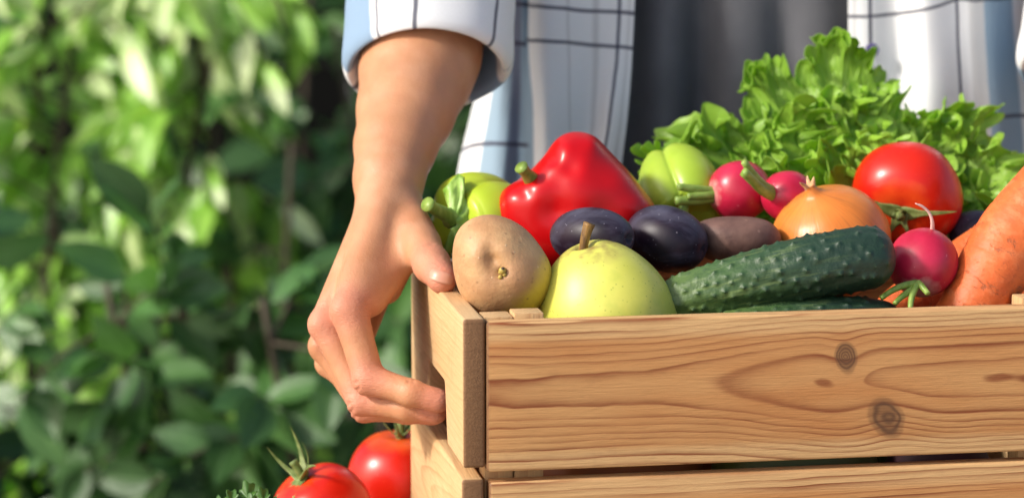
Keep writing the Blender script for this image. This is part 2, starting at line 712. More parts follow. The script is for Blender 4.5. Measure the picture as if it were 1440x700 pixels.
# corner posts inside, each a thick post with a thin batten beside it
for (sx, sy) in ((0, 0), (1, 0), (0, 1), (1, 1)):
    yy = 0.0125 if sy == 0 else CD - TH - 0.0225
    xa = FX0 + 0.0005 if sx == 0 else CW - FX0 - 0.0195
    xb = FX0 + 0.0205 if sx == 0 else CW - FX0 - 0.0408
    me = box_mesh('corner_post', CR_H - 0.0015, 0.019, 0.022, 0.001, 2)
    sharp_by_angle(me, 50)
    o = link('corner_post', me, ws2, crate)
    o.rotation_euler = (0, -PI / 2, 0)
    o.location = (xa + 0.019, yy, 0.0)
    o.rotation_euler = Matrix(((0, 1, 0), (0, 0, 1), (1, 0, 0))).to_euler()
    o.location = (xa, yy, 0.0002)
    me = box_mesh('batten', CR_H + 0.0004, 0.0195, 0.020, 0.001, 2)
    sharp_by_angle(me, 50)
    o = link('batten', me, ws2, crate)
    o.rotation_euler = Matrix(((0, 1, 0), (0, 0, 1), (1, 0, 0))).to_euler()
    o.location = (xb, yy, 0.0002)
for i in range(4):
    me = box_mesh('bottom_slat', FL - 0.09, 0.050, 0.009, 0.001, 1)
    sharp_by_angle(me, 50)
    o = link('bottom_slat', me, wg, crate)
    o.location = (FX0 + 0.045, 0.016 + i * 0.0555, 0.0006)


def inc(x, y, z):
    """crate coordinates to the place"""
    c, s = math.cos(PSI), math.sin(PSI)
    return np.array((P0[0] + c * x - s * y, P0[1] + s * x + c * y, z))


# ------------------------------------------------------------------ fruit and vegetables
def skin_speck(n, co, base, spec_col, scale, thr, amt):
    d = n.vor(co, scale)
    m = n.map(d, thr, thr * 0.45, 0, amt, True)
    return n.mix(m, base, spec_col), m


# --- potato, pale
n = NT('potato_skin')
co = n.co('Object')
x, y, z = n.sep(co)
b = n.mix(n.map(n.noise(co, 38, 4, 0.6), 0.35, 0.7), (0.42, 0.218, 0.095), (0.58, 0.355, 0.170))
b = n.mix(n.map(n.noise(co, 16, 3, 0.6, 0.4), 0.5, 0.72, 0, 0.6), b, (0.42, 0.21, 0.11))
yel = n.math('MULTIPLY', n.map(n.math('ADD', n.math('ADD', n.math('MULTIPLY', x, 0.9), n.math('MULTIPLY', z, -0.75)), n.math('MULTIPLY', n.noise(co, 45, 3), 0.018)), 0.029, 0.046, 0, 1, True), 0.85)
b = n.mix(yel, b, (0.62, 0.45, 0.045))
b, m1 = skin_speck(n, co, b, (0.74, 0.54, 0.34), 120, 0.12, 0.45)
b, m2 = skin_speck(n, n.vadd(co, (3.1, 1.7, 0.3)), b, (0.22, 0.11, 0.05), 120, 0.16, 0.5)
h = n.math('ADD', n.noise(co, 220, 4, 0.65), n.math('MULTIPLY', m1, 0.5))
n.set(Base_Color=b, Roughness=0.52, Normal=n.bump(h, 0.5, 0.0014), Subsurface_Weight=0.03)
potato_m = n.m
pot = empty('potato')
tag(pot, 'pale beige potato with a sprouting eye and a yellow patch, beside the thumb', 'potato')
outl = [(637, 352), (641, 330), (653, 314), (672, 305), (695, 303), (718, 309), (738, 322), (756, 342), (770, 364), (776, 386), (772, 410), (758, 432), (735, 446), (705, 450), (680, 446), (660, 432), (645, 408), (638, 380)]
pb = inflate('skin', outl, 1.782, 0.031, potato_m, pot, 2.1,
             bumps=((691, 362, 8, -0.0036), (706, 382, 5, -0.0026), (700, 374, 12, -0.0040), (690, 348, 6, -0.0012), (672, 362, 14, 0.0018), (712, 352, 12, 0.0010), (730, 395, 22, 0.0016), (668, 410, 20, 0.001)),
             noise=(smooth_noise(3, 10, 7.0), 0.0018), nphi=160, nth=110)
spm = plain('potato_sprout', (0.42, 0.30, 0.06), 0.5)
spd = plain('sprout_tip', (0.06, 0.035, 0.02), 0.6)


def small_ball(name, pos, r, mat, parent, squash=(1, 1, 1), seg=16):
    me = rev_mesh(name, [(r * math.sin(t), -r * math.cos(t)) for t in np.linspace(0, PI, seg // 2 + 2)], seg)
    for v in me.vertices:
        v.co = Vector((v.co.x * squash[0], v.co.y * squash[1], v.co.z * squash[2]))
    o = link(name, me, mat, parent)
    o.location = V(pos)
    return o


for (sx, sy, r, m_) in ((706.5, 380.5, 0.0026, spm), (709.5, 386, 0.0015, spm), (703.5, 389.5, 0.0015, spm), (707, 378, 0.0013, spd), (703, 383, 0.0012, spm)):
    small_ball('sprout', at(sx, sy, 1.782 - 0.0295 + (0.0 if m_ is spm else -0.0014)), r, m_, pot)

# --- dark reddish-brown potato
n = NT('dark_potato_skin')
co = n.co('Object')
b = n.mix(n.map(n.noise(co, 45, 5, 0.65), 0.35, 0.68), (0.105, 0.050, 0.040), (0.20, 0.105, 0.078))
b, m1 = skin_speck(n, co, b, (0.33, 0.20, 0.15), 110, 0.15, 0.5)
n.set(Base_Color=b, Roughness=0.6, Normal=n.bump(n.noise(co, 160, 5, 0.7), 0.4, 0.0012))
dp = inflate('potato', [(972, 330), (980, 315), (1000, 307), (1030, 304), (1062, 306), (1085, 314), (1098, 332), (1094, 352), (1070, 367), (1035, 372), (1000, 366), (980, 352)], 1.862, 0.024, n.m, None, 2.2, noise=(smooth_noise(8, 10, 3.0), 0.0004), nphi=96, nth=60)
tag(dp, 'dark reddish brown potato between the plums and the onion', 'potato')

# --- pear
n = NT('pear_skin')
co = n.co('Object')
x, y, z = n.sep(co)
b = n.mix(n.map(n.noise(co, 22, 4, 0.6), 0.3, 0.72), (0.56, 0.56, 0.075), (0.68, 0.66, 0.14))
b = n.mix(n.map(n.noise(n.vadd(co, (1, 2, 3)), 34, 4, 0.6), 0.52, 0.72, 0, 0.5), b, (0.40, 0.49, 0.07))
dd = n.vor(co, 260)
b = n.mix(n.map(dd, 0.20, 0.10, 0, 0.5, True), b, (0.24, 0.30, 0.04))
b = n.mix(n.math('MULTIPLY', n.map(z, 0.078, 0.088), n.map(n.noise(co, 90, 4), 0.4, 0.65)), b, (0.30, 0.22, 0.06))
n.set(Base_Color=b, Roughness=0.42, Normal=n.bump(n.noise(co, 120, 4, 0.6), 0.14, 0.0012), Subsurface_Weight=0.12, Subsurface_Radius=(0.01, 0.01, 0.004), Subsurface_Scale=0.5)
pear_m = n.m
pear = empty('pear')
tag(pear, 'yellow green pear with a brown woody stalk at the front of the crate', 'pear')
fr = smooth_noise(21, 8, 3.0)


def pear_mod(a, s, r, z):
    k = 1 + 0.035 * math.sin(2 * a + 0.6) + 0.025 * math.sin(3 * a + 2 * s)
    return r * k, z


prof = [(0, 0.008), (0.012, 0.004), (0.026, 0.001), (0.038, 0.006), (0.0470, 0.020), (0.0490, 0.034), (0.0470, 0.049), (0.0420, 0.062), (0.0350, 0.073), (0.0270, 0.0815), (0.0190, 0.0870), (0.0125, 0.0895), (0.008, 0.0895), (0.0045, 0.0865), (0.002, 0.0835), (0, 0.083)]
pm = link('flesh', rev_mesh('flesh', prof, 96, pear_mod, 90), pear_m, pear)
pear_top = at(824, 350, 1.782)
pear_ax = (at(822, 350, 1.785) - at(862, 482, 1.800))
pear_ax = pear_ax / np.linalg.norm(pear_ax)
orient(pear, pear_top - pear_ax * 0.0875, pear_ax, 2.6)
n = NT('pear_stalk')
co = n.co('Object')
n.set(Base_Color=n.mix(n.map(n.noise(n.scale(co, (300, 300, 80)), 1, 3), 0.35, 0.65), (0.30, 0.16, 0.035), (0.11, 0.055, 0.02)), Roughness=0.6, Normal=n.bump(n.noise(n.scale(co, (500, 500, 200)), 1, 3), 0.5, 0.001))
path = catmull([at(823, 368, 1.788), at(820.5, 358, 1.785), at(821, 345, 1.783), at(824, 330, 1.781), at(829, 314, 1.780)], 18)
rad = np.interp(np.linspace(0, 1, 18), [0, 0.2, 0.5, 0.85, 1], [0.0042, 0.0032, 0.0030, 0.0035, 0.0042])
st_ = add_tube('stalk', path, rad, n.m, None, 12)
bpy.context.view_layer.update()
st_.parent = pear
st_.matrix_parent_inverse = pear.matrix_world.inverted()
# the stalk leans up to the right in the picture: turn the fruit about its own axis
pass

# --- plums
n = NT('plum_skin')
co = n.co('Object')
b = n.mix(n.map(n.noise(co, 30, 4, 0.6), 0.35, 0.7), (0.007, 0.005, 0.012), (0.022, 0.009, 0.020))
bl = n.map(n.noise(n.vadd(co, (4, 1, 2)), 26, 5, 0.65, 0.6), 0.42, 0.70, 0, 0.6)
b = n.mix(bl, b, (0.125, 0.125, 0.185))
b, m1 = skin_speck(n, co, b, (0.30, 0.28, 0.34), 210, 0.13, 0.5)
n.set(Base_Color=b, Roughness=n.map(bl, 0, 0.6, 0.42, 0.65), Normal=n.bump(n.noise(co, 90, 3), 0.08, 0.001))
n.p.inputs['Specular IOR Level'].default_value = 0.3
plum_m = n.m


def plum(pts, ax_px, d, length, rad, label, cat='plum'):
    a = at(*ax_px[0])
    b_ = at(*ax_px[1])
    ax = (b_ - a) / np.linalg.norm(b_ - a)
    L = length / 2
    pr = [(rad * math.sin(t) ** 0.92, -L * math.cos(t)) for t in np.linspace(0, PI * 0.93, 26)]
    pr += [(rad * 0.16, L * 0.955), (rad * 0.09, L * 0.915), (0, L * 0.89)]

    def mod(an, s, r, z):
        g = math.exp(-((an - 2.2) / 0.16) ** 2)
        return r * (1 - 0.035 * g * math.sin(PI * min(1, s * 1.05))), z
    o = link('plum', rev_mesh('plum', pr, 72, mod), plum_m)
    orient(o, (a + b_) / 2, ax)
    tag(o, label, cat)
    return o


plum(None, ((776, 330, 1.845), (890, 336, 1.80)), 1.82, 0.066, 0.0205, 'dark purple plum directly behind the pear stalk, its dimple facing right')
plum(None, ((885, 320, 1.86), (990, 352, 1.83)), 1.84, 0.061, 0.0232, 'blue black plum with pale bloom, between the other plum and the cucumber')
plum(None, ((1348, 325, 1.95), (1405, 335, 1.95)), 1.95, 0.045, 0.018, 'dark blue plum half hidden behind the big carrot under the lettuce')

# --- tomatoes
n = NT('tomato_skin')
co = n.co('Object')
x, y, z = n.sep(co)
b = n.mix(n.map(n.noise(co, 18, 3), 0.3, 0.7), (0.52, 0.008, 0.002), (0.62, 0.018, 0.004))
b = n.mix(n.math('MULTIPLY', n.map(n.math('ADD', z, n.math('MULTIPLY', n.noise(co, 60, 3), 0.012)), 0.0335, 0.040), 0.6), b, (0.80, 0.14, 0.02))
b, m1 = skin_speck(n, co, b, (0.9, 0.20, 0.05), 330, 0.15, 0.25)
n.set(Base_Color=b, Roughness=0.30, Normal=n.bump(n.noise(co, 70, 3), 0.04, 0.001), Subsurface_Weight=0.10, Subsurface_Radius=(0.012, 0.002, 0.001), Subsurface_Scale=0.4)
n.p.inputs['Specular IOR Level'].default_value = 0.45
tom_m = n.m
n = NT('calyx_green')
co = n.co('Object')
b = n.mix(n.map(n.noise(co, 160, 3), 0.35, 0.68), (0.10, 0.15, 0.03), (0.22, 0.27, 0.08))
n.set(Base_Color=b, Roughness=0.6, Normal=n.bump(n.noise(co, 500, 3), 0.4, 0.0008))
calyx_m = n.m
n = NT('fresh_stalk')
co = n.co('Object')
b = n.mix(n.map(n.noise(n.scale(co, (260, 260, 90)), 1, 3), 0.3, 0.7), (0.14, 0.24, 0.03), (0.30, 0.42, 0.09))
n.set(Base_Color=b, Roughness=0.42, Normal=n.bump(n.noise(co, 350, 3), 0.25, 0.0008), Subsurface_Weight=0.1, Subsurface_Scale=0.01)
stalk_m = n.m


def sepal(parent, ang, length, width, lift, curl, r0, z0, mat, twist=0.0, name='sepal'):
    """a thin pointed leaf growing from (0,0,z0) outward at angle ang, rising by lift and curling by curl"""
    k = 12
    vs = []
    for i in range(k):
        t = i / (k - 1)
        w = width * (1 - t) ** 0.75 * (0.55 + 0.45 * math.sin(PI * min(1, t * 2.2 + 0.25)))
        th = lift + curl * t
        rr = r0 + length * t * math.cos(lift + curl * t * 0.5)
        zz = z0 + length * t * math.sin(lift + curl * t * 0.5)
        for j, (s, dz) in enumerate(((-1, 0.18), (-0.5, 0.0), (0.5, 0.0), (1, 0.18))):
            sw = s * w
            tw = twist * t
            vs.append((rr, sw * math.cos(tw), zz + abs(s) * w * dz + sw * math.sin(tw)))
        # underside
    top = [np.array(v) for v in vs]
    bot = [v + np.array((0.0002, 0, -0.0011)) for v in top]
    c, s_ = math.cos(ang), math.sin(ang)
    allv = [(v[0] * c - v[1] * s_, v[0] * s_ + v[1] * c, v[2]) for v in top + bot]
    m = len(top)
    f = grid_faces(4, k)
    f += [tuple(i + m for i in q[::-1]) for q in grid_faces(4, k)]
    for i in range(k - 1):
        a, b_ = i * 4, (i + 1) * 4
        f.append((a, b_, b_ + m, a + m))
        a, b_ = i * 4 + 3, (i + 1) * 4 + 3
        f.append((a, a + m, b_ + m, b_))
    me = mesh_from(name, allv, f)
    return link(name, me, mat, parent)


def tomato(pos, axis, rx, rz, label, sepals, stub, roll=0.0, seed=1):
    t = empty('tomato')
    orient(t, pos, axis, roll)
    tag(t, label, 'tomato')
    th = np.linspace(0, PI, 44)
    pr = []
    for a in th:
        r = rx * math.sin(a) ** 0.94
        z = -rz * math.cos(a)
        if a > PI * 0.72:
            q = (a - PI * 0.72) / (PI * 0.28)
            z -= rz * 0.20 * q * q
        if a < PI * 0.1:
            z += rz * 0.02
        pr.append((r, z))

    def mod(an, s, r, z):
        k = 1 + 0.012 * math.cos(5 * an + seed) * math.sin(PI * s) + 0.014 * math.cos(2 * an + seed * 2) * math.sin(PI * s)
        if s > 0.75:
            k *= 1 + 0.05 * (s - 0.75) / 0.25 * math.cos(5 * an + seed)
        return r * k, z
    link('flesh', rev_mesh('flesh', pr, 80, mod), tom_m, t)
    z0 = rz * 0.80
    for (ang, ln, wd, lift, curl, tw) in sepals:
        sepal(t, ang, ln, wd, lift, curl, 0.001, z0 + 0.002, calyx_m, tw)
    if stub:
        path = catmull(stub, 12)
        path[:, 2] += z0
        rad = np.interp(np.linspace(0, 1, 12), [0, 0.3, 0.8, 1], [0.0042, 0.0032, 0.0030, 0.0036])
        add_tube('stalk', path, rad, calyx_m, t, 12)
    return t


def dirpx(dx, dy, toward):
    """a direction of the place: dx right, dy up in the picture, toward the viewer"""
    v = dx * RIGHT + dy * UP - toward * FWD
    return v / np.linalg.norm(v)


# the big one in the crate; its calyx looks down to the left, toward the viewer
tb_pos = at(1275, 276, 1.945)
tomato(tb_pos, dirpx(-0.27, -0.42, 0.86), 0.0412, 0.0355, 'large glossy red tomato lying in front of the lettuce inside the crate',
       [(0.1, 0.040, 0.0058, 0.25, -0.35, 0.1), (1.35, 0.022, 0.0044, 0.75, 1.3, 0.2), (2.75, 0.042, 0.0058, 0.25, -0.6, 0.2), (4.2, 0.026, 0.0056, 0.25, -0.6, 0.1), (5.1, 0.020, 0.0050, 0.4, -0.3, 0.1)],
       [(0, 0, -0.002), (0.0, 0, 0.003), (0.0005, -0.0012, 0.0075)], roll=0.0, seed=1)
# two on the table
tomato(at(452, 718, 1.93), dirpx(-0.42, 0.84, 0.35), 0.0370, 0.0345, 'ripe red tomato on the table, the left one with long curled sepals',
       [(0.15, 0.034, 0.0046, 0.95, -0.9, 0.4), (1.2, 0.030, 0.004, 0.7, 1.0, 0.3), (2.4, 0.040, 0.0044, 0.45, 1.2, 0.3), (3.4, 0.036, 0.0044, 0.35, 1.0, -0.3), (4.4, 0.028, 0.0050, 0.1, -0.5, 0.2), (5.4, 0.028, 0.0048, 0.1, -0.5, 0.2)],
       [(0, 0, -0.002), (0.0, 0.0, 0.008), (-0.002, 0, 0.017)], roll=0.0, seed=2.2)
tomato(at(563, 672, 2.02), dirpx(0.02, 0.96, 0.22), 0.0405, 0.0390, 'ripe red tomato on the table tucked against the left flank of the crate',
       [(0.3, 0.024, 0.0034, 0.9, 0.6, 0.2), (1.5, 0.024, 0.0034, 0.8, 0.7, 0.2), (2.8, 0.022, 0.0036, 0.6, 0.5, 0.3), (3.9, 0.022, 0.0036, 0.5, 0.6, 0.2), (5.1, 0.022, 0.0036, 0.7, 0.5, -0.2)],
       [(0, 0, -0.002), (0.0, 0.0, 0.010), (0.001, 0, 0.020)], roll=0.4, seed=3.7)

# --- bell peppers
def pepper_skin(name, c1, c2, rough=0.2):
    n = NT(name)
    co = n.co('Object')
    b = n.mix(n.map(n.noise(co, 20, 3, 0.6), 0.3, 0.7), c1, c2)
    n.set(Base_Color=b, Roughness=rough, Normal=n.bump(n.noise(co, 55, 3, 0.55), 0.10, 0.0016), Subsurface_Weight=0.06, Subsurface_Radius=(0.008, 0.004, 0.002), Subsurface_Scale=0.3)
    n.p.inputs['Specular IOR Level'].default_value = 0.42
    return n.m


red_m = pepper_skin('red_pepper_skin', (0.47, 0.0015, 0.0035), (0.56, 0.003, 0.006), 0.30)
green_m = pepper_skin('green_pepper_skin', (0.38, 0.50, 0.025), (0.48, 0.60, 0.045), 0.32)
rp = empty('bell_pepper')
tag(rp, 'big red bell pepper with a short green stalk, behind the plums', 'bell pepper')
outl = [(693, 292), (701, 276), (714, 264), (728, 252), (738, 243), (748, 236), (760, 226), (770, 214), (779, 202), (790, 192), (804, 187), (820, 187), (834, 192), (846, 202), (866, 222), (886, 245), (906, 270), (922, 292), (926, 315), (915, 340), (890, 362), (850, 378), (800, 380), (755, 374), (720, 356), (700, 330), (692, 310)]
inflate('flesh', outl, 1.905, 0.040, red_m, rp, 2.3, center=(805, 290),
        bumps=((738, 246, 9, -0.0040), (756, 266, 14, 0.0036), (722, 276, 13, 0.0034), (774, 240, 12, 0.0028), (792, 214, 12, 0.0026), (777, 224, 7, -0.0020), (760, 248, 6, -0.0008),
               (738, 274, 7, -0.0016), (776, 300, 16, -0.0036), (815, 265, 24, 0.0026), (846, 240, 18, -0.0014), (870, 262, 20, 0.0018), (832, 205, 9, 0.0016), (800, 235, 10, -0.0020), (895, 290, 14, 0.0020), (850, 300, 16, -0.0022)),
        noise=(smooth_noise(31, 10, 6.0), 0.0024), nphi=160, nth=110)
path = [at(747, 252, 1.880), at(742, 246, 1.874), at(737, 240, 1.869), at(733, 235, 1.866)]
path = catmull(path, 12)
add_tube('stalk', path, np.interp(np.linspace(0, 1, 12), [0, 0.5, 0.85, 1], [0.0058, 0.0040, 0.0043, 0.0052]), stalk_m, rp, 14)

def pepper_body(parent, pos, axis, rad, half, mat, lobes, depth, roll, seed):
    """a lobed pepper; local +z is its stalk end, with a sunk shoulder"""
    pr = []
    for t in np.linspace(0, PI, 70):
        r = rad * math.sin(t) ** 0.62 * (1 + 0.10 * -math.cos(t))
        z = -half * math.cos(t)
        if t > PI * 0.70:
            z -= half * 0.30 * ((t - PI * 0.70) / (PI * 0.30)) ** 2
        if t < PI * 0.26:
            z += half * 0.16 * (1 - t / (PI * 0.26)) ** 2
        pr.append((r, z))
    fz_ = smooth_noise(seed, 10, 5.0)

    def mod(a, s, r, z):
        g = abs(math.cos(lobes * a / 2 + 0.25 * math.sin(2 * a + seed))) ** 0.55
        k = 1 - depth * (1 - g) * (0.35 + 0.65 * max(abs(2 * s - 1), 0.15)) + 0.05 * math.sin(a + seed) + 0.03 * math.sin(2 * a + 2 * seed)
        k += 0.05 * float(fz_(np.array((math.cos(a), math.sin(a), 1.6 * s))))
        dz = half * 0.10 * (g - 0.6) * (1 if s > 0.8 else (-1 if s < 0.2 else 0)) * min(1, r / (rad * 0.4))
        return r * k, z + dz
    o = link('flesh', rev_mesh('flesh', pr, 120, mod), mat, parent)
    parent.rotation_mode = 'QUATERNION'
    orient(parent, pos, axis, roll)
    bpy.context.view_layer.update()
    return o


def keep(o, parent):
    """parent a thing built in place"""
    o.parent = parent
    o.matrix_parent_inverse = parent.matrix_world.inverted()
    return o


gp = empty('bell_pepper')
tag(gp, 'bright green bell pepper with leafy stalk end, between the wrist and the red pepper', 'bell pepper')
pepper_body(gp, at(682, 314, 1.925), dirpx(-0.72, -0.05, 0.66), 0.0390, 0.038, green_m, 4, 0.44, 0.5, 33)
path = catmull([at(636, 306, 1.893), at(624, 300, 1.884), at(612, 294, 1.876), at(601, 287, 1.868)], 14)
keep(add_tube('stalk', path, np.interp(np.linspace(0, 1, 14), [0, 0.25, 0.8, 1], [0.0085, 0.0052, 0.0044, 0.0055]), stalk_m, None, 14), gp)
# crumpled calyx leaf round the stalk
vs, nu, nv = [], 22, 12
fz = smooth_noise(41, 10, 16.0)
for j in range(nv):
    for i in range(nu):
        a = -2.3 + 4.2 * i / (nu - 1)
        r = (0.004 + 0.0245 * j / (nv - 1)) * (1 + 0.26 * math.sin(3 * a + 1) + 0.10 * math.sin(7 * a))
        px_, py_ = 637 + r * 1900 * math.cos(a) * 0.56 - r * 350 * math.sin(a), 314 + r * 1950 * math.sin(a)
        u = np.array((a, r * 60, 1.0))
        vs.append(at(px_, py_, 1.886 + 9.0 * r * r + 0.006 * float(fz(u)) * (j / nv) + 0.0022 * math.sin(9 * a + 5 * j / nv) * (j / nv)))
cal = keep(link('calyx', mesh_from('calyx', vs, grid_faces(nu, nv))), gp)
n = NT('pepper_calyx')
co = n.co('Object')
n.set(Base_Color=n.mix(n.map(n.noise(co, 90, 4), 0.35, 0.65), (0.19, 0.36, 0.04), (0.34, 0.50, 0.10)), Roughness=0.45, Normal=n.bump(n.noise(co, 200, 3), 0.4, 0.001))
cal.data.materials.append(n.m)
sm = cal.modifiers.new('solid', 'SOLIDIFY')
sm.thickness = 0.0016

gp2 = empty('bell_pepper')
tag(gp2, 'yellow green bell pepper leaning under the lettuce beside the back radish', 'bell pepper')
pepper_body(gp2, at(953, 268, 1.955), dirpx(0.18, -0.62, 0.70), 0.0335, 0.036, pepper_skin('green_pepper_pale', (0.32, 0.47, 0.035), (0.42, 0.56, 0.06), 0.34), 4, 0.38, 1.1, 35)
path = catmull([at(962, 285, 1.925), at(961, 296, 1.917), at(960, 304, 1.914)], 8)
keep(add_tube('stalk', path, [0.004] * 8, stalk_m, None, 10), gp2)

# --- onion
n = NT('onion_skin')
co = n.co('Object')
x, y, z = n.sep(co)
uvx, uvy, _ = n.sep(n.co('UV'))
an = n.math('MULTIPLY', uvx, 2 * PI)
vec = n.comb(n.math('COSINE', an), n.math('SINE', an), n.math('MULTIPLY', uvy, 0.22))
st = n.noise(vec, 9.0, 4, 0.7)
st2 = n.noise(vec, 30.0, 3, 0.6)
b = n.mix(n.map(n.noise(co, 24, 3), 0.3, 0.7), (0.62, 0.175, 0.025), (0.72, 0.245, 0.045))
b = n.mix(n.map(st, 0.50, 0.66, 0, 0.55), b, (0.42, 0.13, 0.025))
b = n.mix(n.map(st2, 0.60, 0.72, 0, 0.45), b, (0.30, 0.085, 0.02))
b = n.mix(n.map(uvy, 0.86, 0.96, 0, 0.8), b, (0.62, 0.40, 0.20))
n.set(Base_Color=b, Roughness=0.34, Normal=n.bump(n.math('ADD', n.math('MULTIPLY', st, 0.6), n.math('MULTIPLY', st2, 0.4)), 0.25, 0.0012), Subsurface_Weight=0.06, Subsurface_Scale=0.2, Subsurface_Radius=(0.01, 0.004, 0.002))
onion_m = n.m
on = empty('onion')
tag(on, 'golden brown onion with a dry papery tip, behind the cucumber', 'onion')
on_c = at(1168, 340, 1.885)
on_ax = at(1137, 258, 1.862) - at(1176, 362, 1.89)
on_ax = on_ax / np.linalg.norm(on_ax)
prof = [(0, -0.039), (0.012, -0.0385), (0.026, -0.033), (0.0375, -0.021), (0.0432, -0.006), (0.0425, 0.008), (0.0375, 0.0205), (0.0295, 0.0295), (0.0205, 0.0352), (0.0125, 0.0388), (0.0072, 0.0415), (0.0046, 0.0448), (0.0034, 0.0475), (0.0030, 0.0490), (0.0, 0.0492)]
fo = smooth_noise(51, 9, 2.6)


def onion_mod(a, s, r, z):
    k = 1 + 0.006 * math.sin(9 * a) * math.sin(PI * s) + 0.01 * math.sin(2 * a + 1)
    if s > 0.8:
        k *= 1 + 0.16 * (s - 0.8) / 0.2 * math.sin(4 * a + 3 * s)
    return r * k, z


link('bulb', rev_mesh('bulb', prof, 96, onion_mod, 80), onion_m, on)
orient(on, on_c, on_ax, 2.0)
n = NT('onion_tip')
co = n.co('Object')
n.set(Base_Color=n.mix(n.map(n.noise(n.scale(co, (600, 600, 120)), 1, 3), 0.35, 0.65), (0.52, 0.27, 0.12), (0.70, 0.45, 0.25)), Roughness=0.6)
tip_m = n.m
for k, (dx, dy, ln) in enumerate(((0.0014, 0.0005, 0.006), (-0.0018, 0.001, 0.0085), (0.0004, -0.0016, 0.0065), (-0.0005, 0.0018, 0.005))):
    path = catmull([(dx, dy, 0.041), (dx * 1.3, dy * 1.3, 0.0475), (dx * 2.4, dy * 2.4, 0.0475 + ln * 0.6), (dx * 4, dy * 3, 0.0475 + ln)], 10)
    add_tube('dry_tip', path, np.interp(np.linspace(0, 1, 10), [0, 0.5, 1], [0.0026, 0.0018, 0.0003]), tip_m, on, 8, 0.6)

# --- radishes
n = NT('radish_skin')
co = n.co('Object')
x, y, z = n.sep(co)
b = n.mix(n.map(n.noise(co, 40, 4, 0.6), 0.3, 0.7), (0.40, 0.006, 0.030), (0.54, 0.020, 0.065))
b, m1 = skin_speck(n, n.scale(co, (1, 1, 0.5)), b, (0.74, 0.25, 0.30), 150, 0.11, 0.5)
cr = n.map(n.math('ADD', z, n.math('MULTIPLY', n.noise(co, 180, 3), 0.006)), 0.0225, 0.0265, 0, 0.7)
b = n.mix(cr, b, (0.70, 0.42, 0.36))
n.set(Base_Color=b, Roughness=0.34, Normal=n.bump(n.noise(co, 130, 4), 0.14, 0.001), Subsurface_Weight=0.08, Subsurface_Scale=0.2, Subsurface_Radius=(0.01, 0.002, 0.003))
radish_m = n.m
n = NT('radish_root')
n.set(Base_Color=(0.72, 0.45, 0.40), Roughness=0.5)
root_m = n.m


def radish(pos, axis, r, label, stalks, root=None, roll=0.0, stems_px=()):
    t = empty('radish')
    orient(t, pos, axis, roll)
    tag(t, label, 'radish')
    pr = [(0, -r * 1.10), (r * 0.06, -r * 1.07)]
    pr += [(r * math.sin(a) ** 0.95, -r * 1.02 * math.cos(a)) for a in np.linspace(0.22, PI * 0.93, 26)]
    pr += [(r * 0.14, r * 0.985), (0, r * 0.98)]
    link('bulb', rev_mesh('bulb', pr, 64, lambda a, s, q, z: (q * (1 + 0.02 * math.sin(2 * a + 1) + 0.012 * math.sin(5 * a + 4 * s)), z)), radish_m, t)
    for (pts, r0, r1) in stalks:
        P = catmull([(p[0], p[1], p[2] + r * 0.94) for p in pts], 14)
        add_tube('stalk', P, np.linspace(r0, r1, 14), stalk_m, t, 10, 0.8)
    bpy.context.view_layer.update()
    for k, sp in enumerate(stems_px):
        P = catmull([at(x_, y_, 1.790 - 0.003 * i_ - 0.001 * k) for i_, (x_, y_) in enumerate(sp)], 14)
        q_ = add_tube('stalk', P, np.linspace(0.0026, 0.0018, 14), stalk_m, None, 10)
        q_.parent = t
        q_.matrix_parent_inverse = t.matrix_world.inverted()
    if root:
        P = catmull([(p[0], p[1], p[2] - r * 1.05) for p in root], 20)
        add_tube('root', P, np.interp(np.linspace(0, 1, 20), [0, 0.3, 1], [0.0016, 0.0009, 0.0003]), root_m, t, 8)
    return t


radish(at(1040, 268, 1.925), dirpx(-0.93, -0.12, 0.34), 0.0225, 'crimson radish whose cut stalks point left over the green pepper',
       [([(0, 0.001, -0.002), (0.001, 0.004, 0.010), (0.0, 0.0085, 0.028)], 0.0042, 0.0026), ([(0, -0.002, -0.002), (0, -0.003, 0.012), (-0.001, -0.002, 0.030)], 0.0048, 0.0034), ([(0.002, 0, -0.002), (0.003, 0.000, 0.010), (0.003, 0.001, 0.022)], 0.0038, 0.0024)])
radish(at(1108, 276, 1.905), dirpx(-0.72, 0.10, 0.66), 0.0190, 'pinkish radish just above the onion, stalks rising up to the left',
       [([(0, 0.001, -0.002), (0.001, 0.006, 0.014), (0.0, 0.019, 0.034)], 0.0044, 0.0026), ([(0.001, -0.001, -0.002), (0.002, 0.002, 0.014), (0.004, 0.012, 0.036)], 0.0050, 0.0030), ([(-0.001, 0, -0.002), (-0.002, 0.004, 0.014), (-0.005, 0.011, 0.028)], 0.0040, 0.0026)])
rf = radish(at(1298, 369, 1.815), dirpx(-0.16, -0.80, 0.52), 0.0236, 'front radish with a thin white root on top, between cucumber and carrot',
       [], stems_px=[[(1290, 398), (1272, 401), (1255, 408), (1239, 419)], [(1290, 401), (1278, 410), (1267, 418), (1258, 427)], [(1291, 398), (1296, 402), (1301, 408), (1305, 413)], [(1289, 400), (1284, 412), (1281, 424), (1280, 436)]])
P = catmull([at(1311, 326, 1.812), at(1311, 312, 1.806), at(1307, 300, 1.804), at(1298, 291, 1.802), at(1287, 286, 1.80)], 22)
ro = add_tube('root', P, np.interp(np.linspace(0, 1, 22), [0, 0.3, 0.85, 1], [0.0017, 0.0011, 0.0009, 0.0003]), root_m, None, 8)
ro.parent = rf
bpy.context.view_layer.update()
ro.matrix_parent_inverse = rf.matrix_world.inverted()

